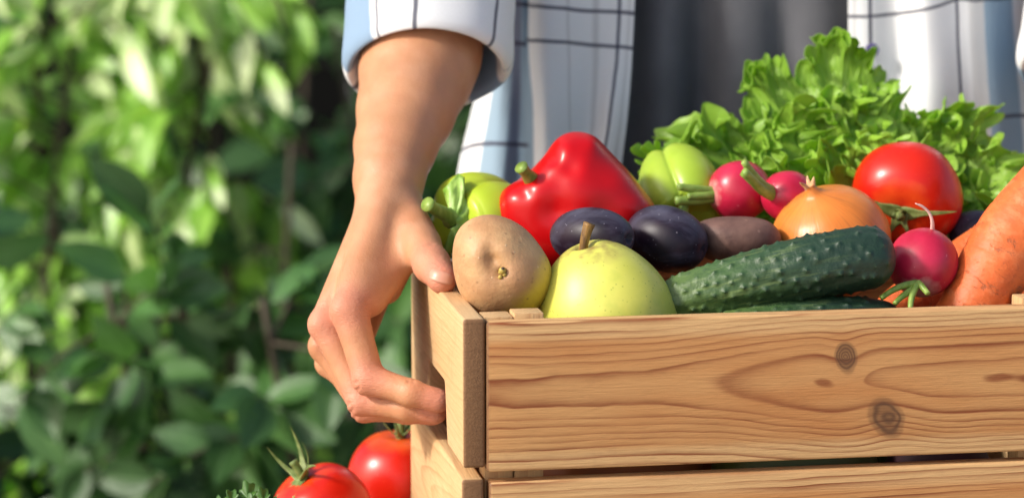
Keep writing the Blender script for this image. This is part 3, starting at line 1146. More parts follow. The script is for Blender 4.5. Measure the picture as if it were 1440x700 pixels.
# --- cucumbers
n = NT('cucumber_skin')
co = n.co('Object')
uvx, uvy, _ = n.sep(n.co('UV'))
an = n.math('MULTIPLY', uvx, 2 * PI)
vec = n.comb(n.math('MULTIPLY', n.math('COSINE', an), 1.0), n.math('MULTIPLY', n.math('SINE', an), 1.0), n.math('MULTIPLY', uvy, 0.9))
st = n.noise(vec, 5.0, 4, 0.65)
gr = n.math('ADD', n.map(uvy, 0.0, 0.75), n.math('MULTIPLY', n.math('SUBTRACT', st, 0.5), 0.7))
b = n.ramp(gr, [(0.0, (0.13, 0.20, 0.045)), (0.35, (0.050, 0.105, 0.028)), (0.75, (0.016, 0.046, 0.020)), (1.0, (0.010, 0.030, 0.017))])
b = n.mix(n.math('MULTIPLY', n.map(st, 0.52, 0.64, 0, 0.75), n.map(uvy, 0.85, 0.3)), b, (0.17, 0.245, 0.075))
b = n.mix(n.map(n.noise(co, 260, 4, 0.6), 0.45, 0.75, 0, 0.35), b, (0.018, 0.05, 0.022))
b = n.mix(n.map(n.attr('wart'), 0.25, 0.9, 0, 0.45), b, (0.014, 0.045, 0.02))
b = n.mix(n.map(n.attr('tip'), 0.60, 0.95, 0, 0.4), b, (0.30, 0.36, 0.22))
h = n.noise(co, 260, 4, 0.65)
n.set(Base_Color=b, Roughness=0.46, Normal=n.bump(h, 0.5, 0.0014))
n.p.inputs['Specular IOR Level'].default_value = 0.5
cuc_m = n.m


def cucumber(pts, rad, label, seed, nwart, nseg=200, nlen=330):
    P = catmull(pts, nlen)
    # arc length even
    L = np.concatenate(([0], np.cumsum(np.linalg.norm(np.diff(P, axis=0), axis=1))))
    s = L / L[-1]
    total = L[-1]
    # round the ends by bunching the samples
    tt = 0.5 - 0.5 * np.cos(np.linspace(0, PI, nlen))
    tt = 0.55 * tt + 0.45 * np.linspace(0, 1, nlen)
    P = np.stack([np.interp(tt, s, P[:, q]) for q in range(3)], 1)
    e0, e1 = 0.14, 0.13
    prof = np.ones(nlen)
    prof = np.where(tt < e0, np.sqrt(np.clip(1 - ((e0 - tt) / e0) ** 2.2, 0, 1)), prof)
    prof = np.where(tt > 1 - e1, np.clip(1 - ((tt - 1 + e1) / e1) ** 2.6, 0, 1) ** 0.5, prof)
    rr = np.interp(tt, np.linspace(0, 1, len(rad)), rad) * prof
    v, f, u = tube_arrays(P, rr, nseg, 1.0, True)
    v, u = np.array(v), np.array(u)
    u[:, 1] = np.repeat(tt, nseg)
    c = np.repeat(P, nseg, 0)
    nrm = v - c
    nrm /= np.linalg.norm(nrm, axis=1)[:, None] + 1e-9
    # furrows along the length
    ang = u[:, 0] * 2 * PI
    v = v + nrm * (0.00035 * np.sin(9 * ang + 2 * np.sin(u[:, 1] * 9)) * np.repeat(prof, nseg))[:, None]
    rs = np.random.RandomState(seed)
    pts_w = []
    tries = 0
    while len(pts_w) < nwart and tries < 20000:
        tries += 1
        w = (rs.uniform(0, 1), rs.uniform(0.03, 0.95))
        if w[1] > 0.80 and rs.uniform() < 0.65:
            continue
        q = np.array((w[0] * 2 * PI * 0.021, w[1] * total))
        ok = True
        for z_ in pts_w:
            dq = np.abs(q - z_[:2])
            dq[0] = min(dq[0], 2 * PI * 0.021 - dq[0])
            if dq @ dq < (0.0054 + 0.003 * rs.uniform()) ** 2:
                ok = False
                break
        if ok:
            pts_w.append((q[0], q[1], rs.uniform(0.25, 1.3)))
    wart = np.zeros(len(v))
    tipm = np.zeros(len(v))
    disp = np.zeros(len(v))
    ua, ul = u[:, 0] * 2 * PI * 0.021, u[:, 1] * total
    for (wa, wl_, am) in pts_w:
        da = np.abs(ua - wa)
        da = np.minimum(da, 2 * PI * 0.021 - da)
        d2 = da ** 2 + (ul - wl_) ** 2
        g = np.exp(-d2 / (2 * 0.00150 ** 2))
        g2 = np.exp(-d2 / (2 * 0.00050 ** 2))
        disp += am * (0.00120 * g + 0.00035 * g2)
        wart = np.maximum(wart, g)
        tipm = np.maximum(tipm, g2)
    v = v + nrm * disp[:, None]
    org = P.mean(0)
    me = mesh_from('cucumber', v - org, f, True, u, {'wart': wart, 'tip': tipm})
    o = link('cucumber', me, cuc_m)
    o.location = V(org)
    tag(o, label, 'cucumber')
    return o


cucumber([at(915, 438, 1.795), at(985, 414, 1.79), at(1060, 394, 1.787), at(1140, 376, 1.785), at(1205, 364, 1.787), at(1258, 359, 1.79)],
         [0.0165, 0.0180, 0.0195, 0.0212, 0.0218, 0.0212], 'dark green bumpy cucumber lying across the front of the crate', 4, 240)
cucumber([at(985, 470, 1.785), at(1060, 455, 1.785), at(1130, 449, 1.787), at(1200, 449, 1.79), at(1268, 456, 1.795)],
         [0.015, 0.0155, 0.016, 0.016, 0.014], 'second bumpy cucumber mostly hidden beneath the big one, just over the rim', 9, 150, 120, 200)

# --- carrots
n = NT('carrot_skin')
co = n.co('Object')
uvx, uvy, _ = n.sep(n.co('UV'))
an = n.math('MULTIPLY', uvx, 2 * PI)
rv = n.comb(n.math('MULTIPLY', n.math('COSINE', an), 0.5), n.math('MULTIPLY', n.math('SINE', an), 0.5), n.math('MULTIPLY', uvy, 9.0))
band = n.noise(rv, 1.6, 4, 0.65, 0.3)
b = n.mix(n.map(n.noise(co, 26, 4, 0.65), 0.32, 0.68), (0.60, 0.100, 0.017), (0.72, 0.165, 0.036))
b = n.mix(n.map(band, 0.52, 0.66, 0, 0.45), b, (0.76, 0.26, 0.10))
b = n.mix(n.map(n.noise(n.scale(co, (1, 1, 1)), 95, 4, 0.7), 0.58, 0.68, 0, 0.5), b, (0.46, 0.085, 0.02))
ck = n.noise(n.vadd(rv, (7, 3, 1)), 3.4, 5, 0.72, 0.5)
ckm = n.map(ck, 0.57, 0.64, 0, 0.7)
b = n.mix(ckm, b, (0.28, 0.085, 0.03))
b = n.mix(n.map(n.noise(co, 420, 3, 0.6), 0.68, 0.76, 0, 0.4), b, (0.85, 0.45, 0.26))
h = n.math('ADD', n.math('MULTIPLY', band, 0.7), n.math('MULTIPLY', ckm, -0.35))
h = n.math('ADD', h, n.math('MULTIPLY', n.noise(co, 200, 4), 0.4))
n.set(Base_Color=b, Roughness=0.54, Normal=n.bump(h, 0.6, 0.0020), Subsurface_Weight=0.04, Subsurface_Scale=0.2, Subsurface_Radius=(0.01, 0.004, 0.001))
carrot_m = n.m


def carrot(pts, rad, label, seed):
    P = catmull(pts, 120)
    rr = np.interp(np.linspace(0, 1, 120), np.linspace(0, 1, len(rad)), rad)
    e = np.clip((1 - np.linspace(0, 1, 120)) / 0.05, 0, 1)
    e2 = np.clip(np.linspace(0, 1, 120) / 0.05, 0, 1)
    rr = rr * np.sqrt(np.clip(1 - (1 - e) ** 2, 0.0004, 1)) * np.sqrt(np.clip(1 - (1 - e2) ** 2, 0.0004, 1))
    v, f, u = tube_arrays(P, rr, 72, 1.0, True)
    v = np.array(v)
    c = np.repeat(P, 72, 0)
    nrm = v - c
    nl = np.linalg.norm(nrm, axis=1)[:, None]
    rs = np.random.RandomState(seed)
    lobes = smooth_noise(seed, 10, 90.0)
    g = np.zeros(len(v))
    uu = np.array(u)
    for k in range(26):
        s0 = rs.uniform(0.02, 0.98)
        a0 = rs.uniform(0, 1)
        w = rs.uniform(0.10, 0.32)
        da = np.abs(uu[:, 0] - a0)
        da = np.minimum(da, 1 - da)
        g += -rs.uniform(0.3, 1.0) * np.exp(-((uu[:, 1] - s0) / 0.006) ** 2 - (da / w) ** 2)
    v = v + nrm / (nl + 1e-9) * (0.0007 * g + 0.0011 * lobes(v))[:, None] * np.clip(nl / 0.008, 0, 1)
    org = P.mean(0)
    o = link('carrot', mesh_from('carrot', v - org, f, True, u), carrot_m)
    o.location = V(org)
    tag(o, label, 'carrot')
    return o


carrot([at(1580, 178, 1.84), at(1530, 222, 1.835), at(1472, 282, 1.828), at(1428, 330, 1.822), at(1398, 378, 1.818), at(1372, 425, 1.815), at(1330, 472, 1.815), at(1290, 500, 1.815)],
       [0.0285, 0.0285, 0.0275, 0.0265, 0.0250, 0.0225, 0.018, 0.010], 'thick orange carrot slanting over the right rim of the crate in front', 3)
carrot([at(1440, 312, 1.90), at(1395, 345, 1.90), at(1355, 372, 1.89), at(1310, 402, 1.87), at(1265, 428, 1.855), at(1225, 452, 1.845)],
       [0.020, 0.019, 0.0185, 0.017, 0.014, 0.008], 'thinner carrot lying behind the front radish, running down between it and the thick carrot', 5)
carrot([at(1510, 360, 1.89), at(1465, 398, 1.885), at(1425, 440, 1.88), at(1380, 480, 1.875)], [0.018, 0.018, 0.017, 0.012], 'orange carrot peeping out at the right of the thick one', 6)

# --- the lower layer, seen only as dark shapes through the slot
n = NT('pumpkin_skin')
n.set(Base_Color=(0.44, 0.13, 0.03), Roughness=0.5, Normal=n.bump(n.noise(n.co('Object'), 60, 3), 0.2, 0.002))
pmp = n.m


def lump(name, pos, rx, ry, rz, mat, label, cat, lob=0):
    pr = [(math.sin(t), -math.cos(t)) for t in np.linspace(0, PI, 26)]
    me = rev_mesh(name, pr, 60, lambda a, s, r, z: (r * (1 + (0.05 * abs(math.cos(lob * a / 2)) if lob else 0.02 * math.sin(2 * a + 3 * s))), z))
    for v in me.vertices:
        v.co = Vector((v.co.x * rx, v.co.y * ry, v.co.z * rz))
    o = link(name, me, mat)
    o.location = V(pos)
    o.rotation_euler = (0, 0, PSI)
    tag(o, label, cat)
    return o


lump('pumpkin', inc(0.118, 0.110, 0.072), 0.066, 0.066, 0.060, pmp, 'orange pumpkin deep in the crate seen through the slot under the front board', 'pumpkin', 9)
zuc = plain('marrow_skin', (0.10, 0.13, 0.03), 0.4)
lump('vegetable_marrow', inc(0.245, 0.075, 0.074), 0.058, 0.046, 0.062, zuc, 'olive green marrow deep in the crate seen through the slot under the front board', 'marrow')
lump('vegetable_marrow', inc(0.318, 0.165, 0.074), 0.066, 0.058, 0.068, zuc, 'olive green marrow deep in the crate beneath the lettuce', 'marrow')
lump('beetroot', inc(0.345, 0.062, 0.060), 0.040, 0.040, 0.052, plain('beet_skin', (0.05, 0.012, 0.018), 0.6), 'dark beetroot deep in the crate beneath the carrots', 'beetroot')
lump('pumpkin', inc(0.205, 0.180, 0.070), 0.056, 0.052, 0.062, pmp, 'orange pumpkin deep in the crate beneath the red bell pepper', 'pumpkin', 9)

# ------------------------------------------------------------------ the person: two arms and hands, shirt, T-shirt
person = empty('person', at(1050, 350, 2.27))
tag(person, 'person in an open plaid shirt over a charcoal T-shirt holding the crate', 'person')
bpy.context.view_layer.update()
PINV = person.matrix_world.inverted()


def wear(o):
    o.parent = person
    o.matrix_parent_inverse = PINV
    return o


n = NT('skin')
co = n.co('Object')
fl = n.attr('flush')
b = n.mix(n.map(n.noise(co, 30, 4, 0.6), 0.3, 0.7), (0.475, 0.210, 0.100), (0.555, 0.268, 0.138))
b = n.mix(n.map(n.noise(co, 75, 4, 0.7), 0.48, 0.72, 0, 0.45), b, (0.52, 0.22, 0.125))
b = n.mix(n.map(n.noise(n.vadd(co, (2, 5, 1)), 26, 3, 0.6), 0.5, 0.7, 0, 0.35), b, (0.66, 0.37, 0.235))
fr_ = n.vor(n.vadd(co, (1, 3, 2)), 190)
b = n.mix(n.map(fr_, 0.10, 0.04, 0, 0.35), b, (0.36, 0.16, 0.08))
b = n.mix(n.math('MULTIPLY', fl, 0.75), b, (0.60, 0.225, 0.15))
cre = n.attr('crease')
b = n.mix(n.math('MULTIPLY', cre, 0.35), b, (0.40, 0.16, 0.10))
pores = n.vor(co, 900)
h = n.math('ADD', n.math('MULTIPLY', pores, 0.35), n.math('MULTIPLY', n.noise(co, 330, 4, 0.7), 0.8))
wr = n.noise(n.scale(co, (260, 260, 900)), 1.0, 3, 0.6)
h = n.math('ADD', h, n.math('MULTIPLY', n.math('MULTIPLY', wr, fl), 3.0))
n.set(Base_Color=b, Roughness=n.map(n.noise(co, 60, 3), 0.3, 0.7, 0.42, 0.58), Normal=n.bump(h, 0.34, 0.0011), Subsurface_Weight=0.12, Subsurface_Radius=(0.010, 0.0035, 0.0018), Subsurface_Scale=0.6)
n.p.inputs['Specular IOR Level'].default_value = 0.4
skin_m = n.m

PX = 1.85 / FPX


def J(x, y, d):
    return at(x, y, d)


# joints of the hand that the photograph shows
W = J(550, 262, 1.905)
hand = dict(
    index=[(J(491, 437, 1.832), .0131), (J(519, 533, 1.824), .0110), (J(578, 552, 1.814), .0093), (J(616, 563, 1.814), .0086)],
    middle=[(J(459, 457, 1.852), .0122), (J(510, 563, 1.841), .0104), (J(572, 573, 1.828), .0093), (J(612, 580, 1.826), .0082)],
    ring=[(J(457, 487, 1.875), .0110), (J(514, 573, 1.863), .0099), (J(572, 578, 1.846), .0087), (J(608, 583, 1.842), .0076)],
    little=[(J(463, 510, 1.897), .0097), (J(521, 566, 1.880), .0086), (J(568, 577, 1.862), .0076), (J(594, 581, 1.848), .0068)],
)
thumb = [(J(570, 300, 1.892), .0150), (J(592, 344, 1.862), .0134), (J(607, 372, 1.836), .0126), (J(622, 393, 1.812), .0101)]
arm = [(J(603, -60, 2.075), .050), (J(598, 20, 2.040), .0475), (J(592, 75, 2.012), .0440), (J(585, 105, 1.990), .0405), (J(571, 155, 1.962), .0346), (J(556, 205, 1.935), .0282), (J(547, 250, 1.912), .0236), (J(545, 285, 1.900), .0225)]
creases = [
    # (point, across direction a-b in picture, half length, width, depth): skin folds
    (J(612, 358, 1.822), J(598, 367, 1.822), J(628, 356, 1.822), 0.0009, 0.0009),
]


def arm_sdf(P):
    d = None
    for (a, ra), (b_, rb) in zip(arm[:-1], arm[1:]):
        q = cap_sdf(P, a, b_, ra, rb)
        d = q if d is None else smin(d, q, 0.012)
    palm = d
    for nm, r0, r1 in (('index', .0175, .0128), ('middle', .0165, .0122), ('ring', .0155, .0112), ('little', .0145, .0100)):
        m = hand[nm][0][0]
        start = W + (m - W) * 0.12 + {'index': 0.006, 'middle': 0.002, 'ring': -0.003, 'little': -0.008}[nm] * (-FWD)
        q = cap_sdf(P, start, m, r0, r1)
        palm = smin(palm, q, 0.007)
    # ball of the thumb and the web between thumb and index
    th = None
    for (a, ra), (b_, rb) in zip(thumb[:-1], thumb[1:]):
        q = cap_sdf(P, a, b_, ra, rb)
        th = q if th is None else smin(th, q, 0.005)
    palm = smin(palm, th, 0.009)
    palm = smin(palm, cap_sdf(P, J(578, 340, 1.876), J(520, 420, 1.848), .0125, .0125), 0.012)
    palm = smin(palm, cap_sdf(P, J(566, 340, 1.890), J(540, 402, 1.875), .0150, .0135), 0.010)
    palm = smin(palm, cap_sdf(P, J(552, 330, 1.925), J(500, 480, 1.905), .0165, .0120), 0.010)
    fing = None
    for nm in ('index', 'middle', 'ring', 'little'):
        js = hand[nm]
        c = None
        for i in range(3):
            (a, ra), (b_, rb) = js[i], js[i + 1]
            # the middle of each bone is a little thinner than its joints
            mid = (a + b_) / 2
            rm = (ra + rb) / 2 * 0.955
            q = np.minimum(cap_sdf(P, a, mid, ra, rm), cap_sdf(P, mid, b_, rm, rb))
            c = q if c is None else smin(c, q, 0.0035)
        fing = c if fing is None else smin(fing, c, 0.0006)
    d = smin(palm, fing, 0.004)
    # knuckle heads and tendons
    for nm, r in (('index', .0052), ('middle', .0056), ('ring', .0046)):
        m = hand[nm][0][0]
        c = m + (-0.55 * RIGHT + 0.25 * UP - 0.45 * FWD) * 0.0068
        d = smin(d, np.linalg.norm(P - c, axis=1) - r, 0.007)
    for nm in ('index', 'middle', 'ring', 'little'):
        m = hand[nm][1][0]
        c = m + (-0.75 * RIGHT - 0.45 * UP - 0.25 * FWD) * 0.0050
        d = smin(d, np.linalg.norm(P - c, axis=1) - 0.0062, 0.005)
    return d


def carve(P, d, lines):
    for (a, b_, w, dep) in lines:
        ab = b_ - a
        t = np.clip(((P - a) @ ab) / (ab @ ab), 0, 1)
        q = np.linalg.norm(P - a - t[:, None] * ab, axis=1)
        d = d + dep * np.exp(-(q / w) ** 2) * np.sin(PI * np.clip(t, 0.08, 0.92))
    return d


allp = [p for p, r in arm] + [p for js in hand.values() for p, r in js] + [p for p, r in thumb]
lo = np.min(allp, 0) - 0.035
hi = np.max(allp, 0) + 0.035
hi[2] = min(hi[2], J(603, -40, 2.07)[2])
HS = 0.0012
dims = np.ceil((hi - lo) / HS).astype(int) + 1
ax = [lo[q] + HS * np.arange(dims[q]) for q in range(3)]
G = np.stack(np.meshgrid(*ax, indexing='ij'), -1).reshape(-1, 3)
# coarse pass first, then only the cells near the surface in full
cs = 6
axc = [lo[q] + HS * cs * np.arange(dims[q] // cs + 2) for q in range(3)]
GC = np.stack(np.meshgrid(*axc, indexing='ij'), -1)
DC = arm_sdf(GC.reshape(-1, 3)).reshape(GC.shape[:3])
ii = np.arange(dims[0]) // cs
jj = np.arange(dims[1]) // cs
kk = np.arange(dims[2]) // cs
near = np.abs(DC) < HS * cs * 2.2
nearF = near[np.ix_(ii, jj, kk)] | near[np.ix_(ii + 1, jj + 1, kk + 1)]
F = DC[np.ix_(ii, jj, kk)].copy()
F = np.where(F > 0, np.maximum(F, 0.002), np.minimum(F, -0.002))
mk = nearF.reshape(-1)
Ff = F.reshape(-1)
Ff[mk] = arm_sdf(G[mk])
F = Ff.reshape(dims)
# close the volume at the top (inside the sleeve) so the arm is a solid
F[:, :, -1] = np.maximum(F[:, :, -1], 0.001)
for q_ in (0, 1):
    sl_ = [slice(None)] * 3
    for e_ in (0, -1):
        sl_[q_] = e_
        F[tuple(sl_)] = np.maximum(F[tuple(sl_)], 0.001)
F[:, :, 0] = np.maximum(F[:, :, 0], 0.001)
av, af = surface_nets(F, lo, HS)
# relax
nb = np.zeros((len(av), 3))
E = np.concatenate((af[:, [0, 1]], af[:, [1, 2]], af[:, [2, 3]], af[:, [3, 0]]))
for it in range(3):
    acc = np.zeros_like(av)
    ct = np.zeros(len(av))
    np.add.at(acc, E[:, 0], av[E[:, 1]])
    np.add.at(acc, E[:, 1], av[E[:, 0]])
    np.add.at(ct, E[:, 0], 1)
    np.add.at(ct, E[:, 1], 1)
    av = av + 0.5 * (acc / ct[:, None] - av)


def crease_field(P):
    """fold lines of the skin at knuckles and thumb: depth mask"""
    m = np.zeros(len(P))
    L = []
    # thumb joint: two arcs
    L += [(J(597, 369, 1.815), J(611, 358, 1.812), .0009), (J(611, 358, 1.812), J(629, 359, 1.815), .0009)]
    L += [(J(592, 352, 1.835), J(606, 345, 1.835), .0011)]
    # folds over the finger joints
    for nm in ('index', 'middle', 'ring'):
        p = hand[nm][1][0]
        out = (-0.75 * RIGHT - 0.45 * UP - 0.3 * FWD)
        for k in (-0.7, 0.6):
            c = p + out * 0.0118 + (hand[nm][1][0] - hand[nm][0][0]) / 0.05 * 0.0034 * k
            acr = np.cross(hand[nm][1][0] - hand[nm][0][0], out)
            acr /= np.linalg.norm(acr)
            L += [(c - acr * 0.006, c + acr * 0.006, .00085)]
        p = hand[nm][2][0]
        for k in (-0.5, 0.5):
            c = p + UP * 0.0085 - FWD * 0.002 + RIGHT * 0.003 * k
            L += [(c - FWD * 0.006, c + FWD * 0.006, .0008)]
    # the folds of the web beside the thumb
    L += [(J(556, 372, 1.842), J(575, 392, 1.838), .0011), (J(548, 378, 1.84), J(566, 400, 1.835), .0010), (J(566, 366, 1.846), J(584, 384, 1.838), .0010)]
    for a, b_, w in L:
        ab = b_ - a
        t = np.clip(((P - a) @ ab) / (ab @ ab), 0, 1)
        q = np.linalg.norm(P - a - t[:, None] * ab, axis=1)
        m = np.maximum(m, np.exp(-(q / (w * 1.8)) ** 2))
    return m


def vnormals(v, f):
    n_ = np.zeros_like(v)
    fn = np.cross(v[f[:, 2]] - v[f[:, 0]], v[f[:, 3]] - v[f[:, 1]])
    for q in range(4):
        np.add.at(n_, f[:, q], fn)
    return n_ / (np.linalg.norm(n_, axis=1)[:, None] + 1e-12)


nm_ = vnormals(av, af)
cf = crease_field(av)
av2 = av - nm_ * (cf * 0.0010)[:, None]
# low relief: tendons on the back of the hand
ten = np.zeros(len(av))
for nm in ('index', 'middle', 'ring'):
    a, b_ = W + (hand[nm][0][0] - W) * 0.35, hand[nm][0][0]
    off = (-0.5 * RIGHT + 0.1 * UP - 0.7 * FWD) * 0.014
    a, b_ = a + off, b_ + off * 0.9
    ab = b_ - a
    t = np.clip(((av - a) @ ab) / (ab @ ab), 0, 1)
    q = np.linalg.norm(av - a - t[:, None] * ab, axis=1)
    ten = np.maximum(ten, np.exp(-(q / 0.0042) ** 2))
av2 = av2 + nm_ * (ten * 0.0010)[:, None]
flush = np.zeros(len(av))
for p, r in [(js[i][0], 0.010) for js in hand.values() for i in (1, 3)] + [(hand['index'][0][0], 0.012), (hand['middle'][0][0], 0.012), (thumb[3][0], 0.014), (thumb[2][0], 0.008)]:
    flush = np.maximum(flush, np.exp(-(np.maximum(np.linalg.norm(av - p, axis=1) - 0.008, 0) / r) ** 2))
# the other arm, gripping the far flank of the crate, is the mirror of this one
grip = np.array(hand['index'][3][0])
grip_r = inc(CW, 0.105, grip[2])


def mirror(v):
    """the left arm: the right one mirrored, its elbow held out to the side"""
    q = (v - grip) * np.array((-1.0, 1, 1))
    a = R(18)
    x, z = q[:, 0] * math.cos(a) + q[:, 2] * math.sin(a), -q[:, 0] * math.sin(a) + q[:, 2] * math.cos(a)
    return np.stack((x, q[:, 1], z), 1) + grip_r


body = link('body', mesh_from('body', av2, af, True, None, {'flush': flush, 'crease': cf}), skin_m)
wear(body)
other = link('arm', mesh_from('arm', mirror(av2), af[:, ::-1], True, None, {'flush': flush, 'crease': cf}), skin_m)
wear(other)
# thumb nail
n = NT('fingernail')
n.set(Base_Color=(0.58, 0.285, 0.195), Roughness=0.42)
n.p.inputs['Coat Weight'].default_value = 0.1
nail_m = n.m
from mathutils.bvhtree import BVHTree
bvh = BVHTree.FromPolygons([tuple(v) for v in av2], [tuple(map(int, q)) for q in af])
nv_, nu_ = 9, 13
vs = []
c0 = np.array((620.5, 389.5))
ux, uy = np.array((16.0, 4.6)), np.array((-1.2, 7.6))
for j in range(nv_):
    for i in range(nu_):
        s, t = -1 + 2 * i / (nu_ - 1), -1 + 2 * j / (nv_ - 1)
        # rounded plate
        sx = s * math.sqrt(1 - 0.35 * t * t)
        ty = t * math.sqrt(1 - 0.30 * s * s)
        p = c0 + ux * sx + uy * ty
        o_ = V(at(p[0], p[1], 1.6))
        dr = (o_ - Vector(CAMP)).normalized()
        hit = bvh.ray_cast(o_, dr)
        if hit[0] is None:
            hit = bvh.find_nearest(V(at(p[0], p[1], 1.81)))
        rim = min(1.0, 3.0 * (1 - max(abs(s), abs(t))))
        vs.append(np.array(hit[0]) + np.array(hit[1]) * (0.0002 + 0.0005 * rim + (0.0006 if t > 0.7 else 0)))
nl = link('thumbnail', mesh_from('thumbnail', vs, grid_faces(nu_, nv_)), nail_m)
md = nl.modifiers.new('solid', 'SOLIDIFY')
md.thickness = 0.0005
md.offset = -1
md2 = nl.modifiers.new('sub', 'SUBSURF')
md2.levels = md2.render_levels = 2
wear(nl)

# ---------------------------------------------------------------- cloth
def stripes(n, coord, items, soft):
    """a mask that is 1 inside each (centre, half width)"""
    m = None
    for c, hw in items:
        d = n.math('ABSOLUTE', n.math('SUBTRACT', coord, c))
        q = n.map(d, hw + soft, max(hw - soft, 0), 0, 1, True)
        m = q if m is None else n.math('MAXIMUM', m, q)
    return m


def plaid(name, vert_navy, vert_blue, vert_grey, horiz, soft=0.8, muted=None, side=None):
    n = NT(name)
    u, v, _ = n.sep(n.co('UV'))
    co = n.co('Object')
    wob = n.math('MULTIPLY', n.math('SUBTRACT', n.noise(co, 40, 2), 0.5), 3.0)
    u2 = n.math('ADD', u, wob)
    v2 = n.math('ADD', v, n.math('MULTIPLY', n.math('SUBTRACT', n.noise(n.vadd(co, (3, 1, 7)), 26, 2), 0.5), 7.0))
    weave = n.noise(n.comb(n.math('MULTIPLY', u, 2.2), n.math('MULTIPLY', v, 0.25), 0), 1.0, 3)
    weave2 = n.noise(n.comb(n.math('MULTIPLY', u, 0.25), n.math('MULTIPLY', v, 2.2), 0), 1.0, 3)
    b = n.mix(n.map(weave, 0.3, 0.7), (0.80, 0.80, 0.79), (0.86, 0.86, 0.87))
    if vert_grey:
        b = n.mix(n.math('MULTIPLY', stripes(n, u2, vert_grey, 3.0), 0.55), b, (0.50, 0.49, 0.48))
    if vert_blue:
        b = n.mix(n.math('MULTIPLY', stripes(n, u2, vert_blue, 2.0), 0.92), b, (0.25, 0.37, 0.48))
    if muted:
        b = n.mix(n.math('MULTIPLY', stripes(n, u2, muted, 3.0), 0.75), b, (0.15, 0.15, 0.22))
    if vert_navy:
        b = n.mix(n.math('MULTIPLY', stripes(n, u2, vert_navy, soft), 0.9), b, (0.055, 0.058, 0.095))
    if horiz:
        hm = stripes(n, v2, horiz, soft)
        if side:      # the side gore carries its own lines
            k_ = n.map(u, side[0] - 3, side[0] + 3)
            hm = n.math('ADD', n.math('MULTIPLY', hm, k_), n.math('MULTIPLY', stripes(n, v2, side[1], soft), n.math('SUBTRACT', 1.0, k_)))
        b = n.mix(n.math('MULTIPLY', hm, 0.86), b, (0.060, 0.060, 0.095))
    h = n.math('ADD', weave, weave2)
    n.set(Base_Color=b, Roughness=0.85, Normal=n.bump(h, 0.35, 0.0008))
    n.p.inputs['Specular IOR Level'].default_value = 0.2
    n.p.inputs['Sheen Weight'].default_value = 0.15
    n.translucent(b, 0.14)
    return n.m


def loft(name, rows, mat, nu=90, nv=70, wrinkle=None, thick=0.0012, uv0=None):
    """rows: list of (list of (px, py, d, u, v)) from top to bottom, all of one length"""
    dense = [catmull(r, nu) for r in rows]
    A = np.array(dense)                     # rows, nu, 5
    B = np.stack([catmull(A[:, i, :], nv) for i in range(nu)], 1)   # nv, nu, 5
    vs, uvs = [], []
    for j in range(nv):
        for i in range(nu):
            x, y, d, u, v = B[j, i]
            if wrinkle is not None:
                d = d + wrinkle(u, v)
            vs.append(at(x, y, d))
            uvs.append((u, v))
    o = link(name, mesh_from(name, vs, grid_faces(nu, nv), True, uvs), mat)
    m = o.modifiers.new('solid', 'SOLIDIFY')
    m.thickness = thick
    wear(o)
    return o


# T-shirt: one tube of cloth round the torso
n = NT('charcoal_jersey')
co = n.co('Object')
b = n.mix(n.map(n.noise(co, 25, 4), 0.3, 0.7), (0.105, 0.105, 0.115), (0.135, 0.135, 0.147))
n.set(Base_Color=b, Roughness=0.9, Normal=n.bump(n.noise(n.scale(co, (700, 700, 700)), 1, 2), 0.25, 0.0008))
n.p.inputs['Specular IOR Level'].default_value = 0.15
n.p.inputs['Sheen Weight'].default_value = 0.2
tee_m = n.m
vs = []
nu, nv = 220, 60
cx, cd = 1050, 2.285
for j in range(nv):
    y = -420 + 1000 * j / (nv - 1)
    for i in range(nu):
        a = 2 * PI * i / nu
        ca, sa = math.cos(a), math.sin(a)
        x = cx + 318 * np.sign(ca) * abs(ca) ** 0.85
        dd = cd - 0.135 * sa
        # hanging folds at the front
        if sa > 0:
            for fx, wd, am, sl in ((984, 24, 0.036, 0.00), (930, 26, -0.008, -0.03), (1040, 34, -0.007, 0.02), (1105, 22, 0.010, 0.05), (1160, 26, -0.005, 0.02), (890, 18, 0.008, 0.0)):
                xx = fx + sl * (y - 100)
                dd += am * math.exp(-((x - xx) / wd) ** 2) * min(1, max(0.25, (y + 300) / 420))
        vs.append(at(x, y, dd))
tee = link('t_shirt', mesh_from('t_shirt', vs, grid_faces(nu, nv, True)), tee_m)
wear(tee)

# open shirt, the wearer's right front (left in the picture), then its left front, then the back
pl_l = plaid('plaid_right_front', [(868, 2.5), (985, 0)], [(722, 30), (668, 0)], [(838, 4), (801, 0), (884, 0.9)], [(8, 2.8), (56, 2.6), (-140, 3.5), (-188, 3.5), (300, 3.5)], 0.8, [(727, 7.0)], (745, [(62, 3.2), (8, 3.2), (205, 3.2), (262, 3.0), (-140, 3.5)]))
rows = []
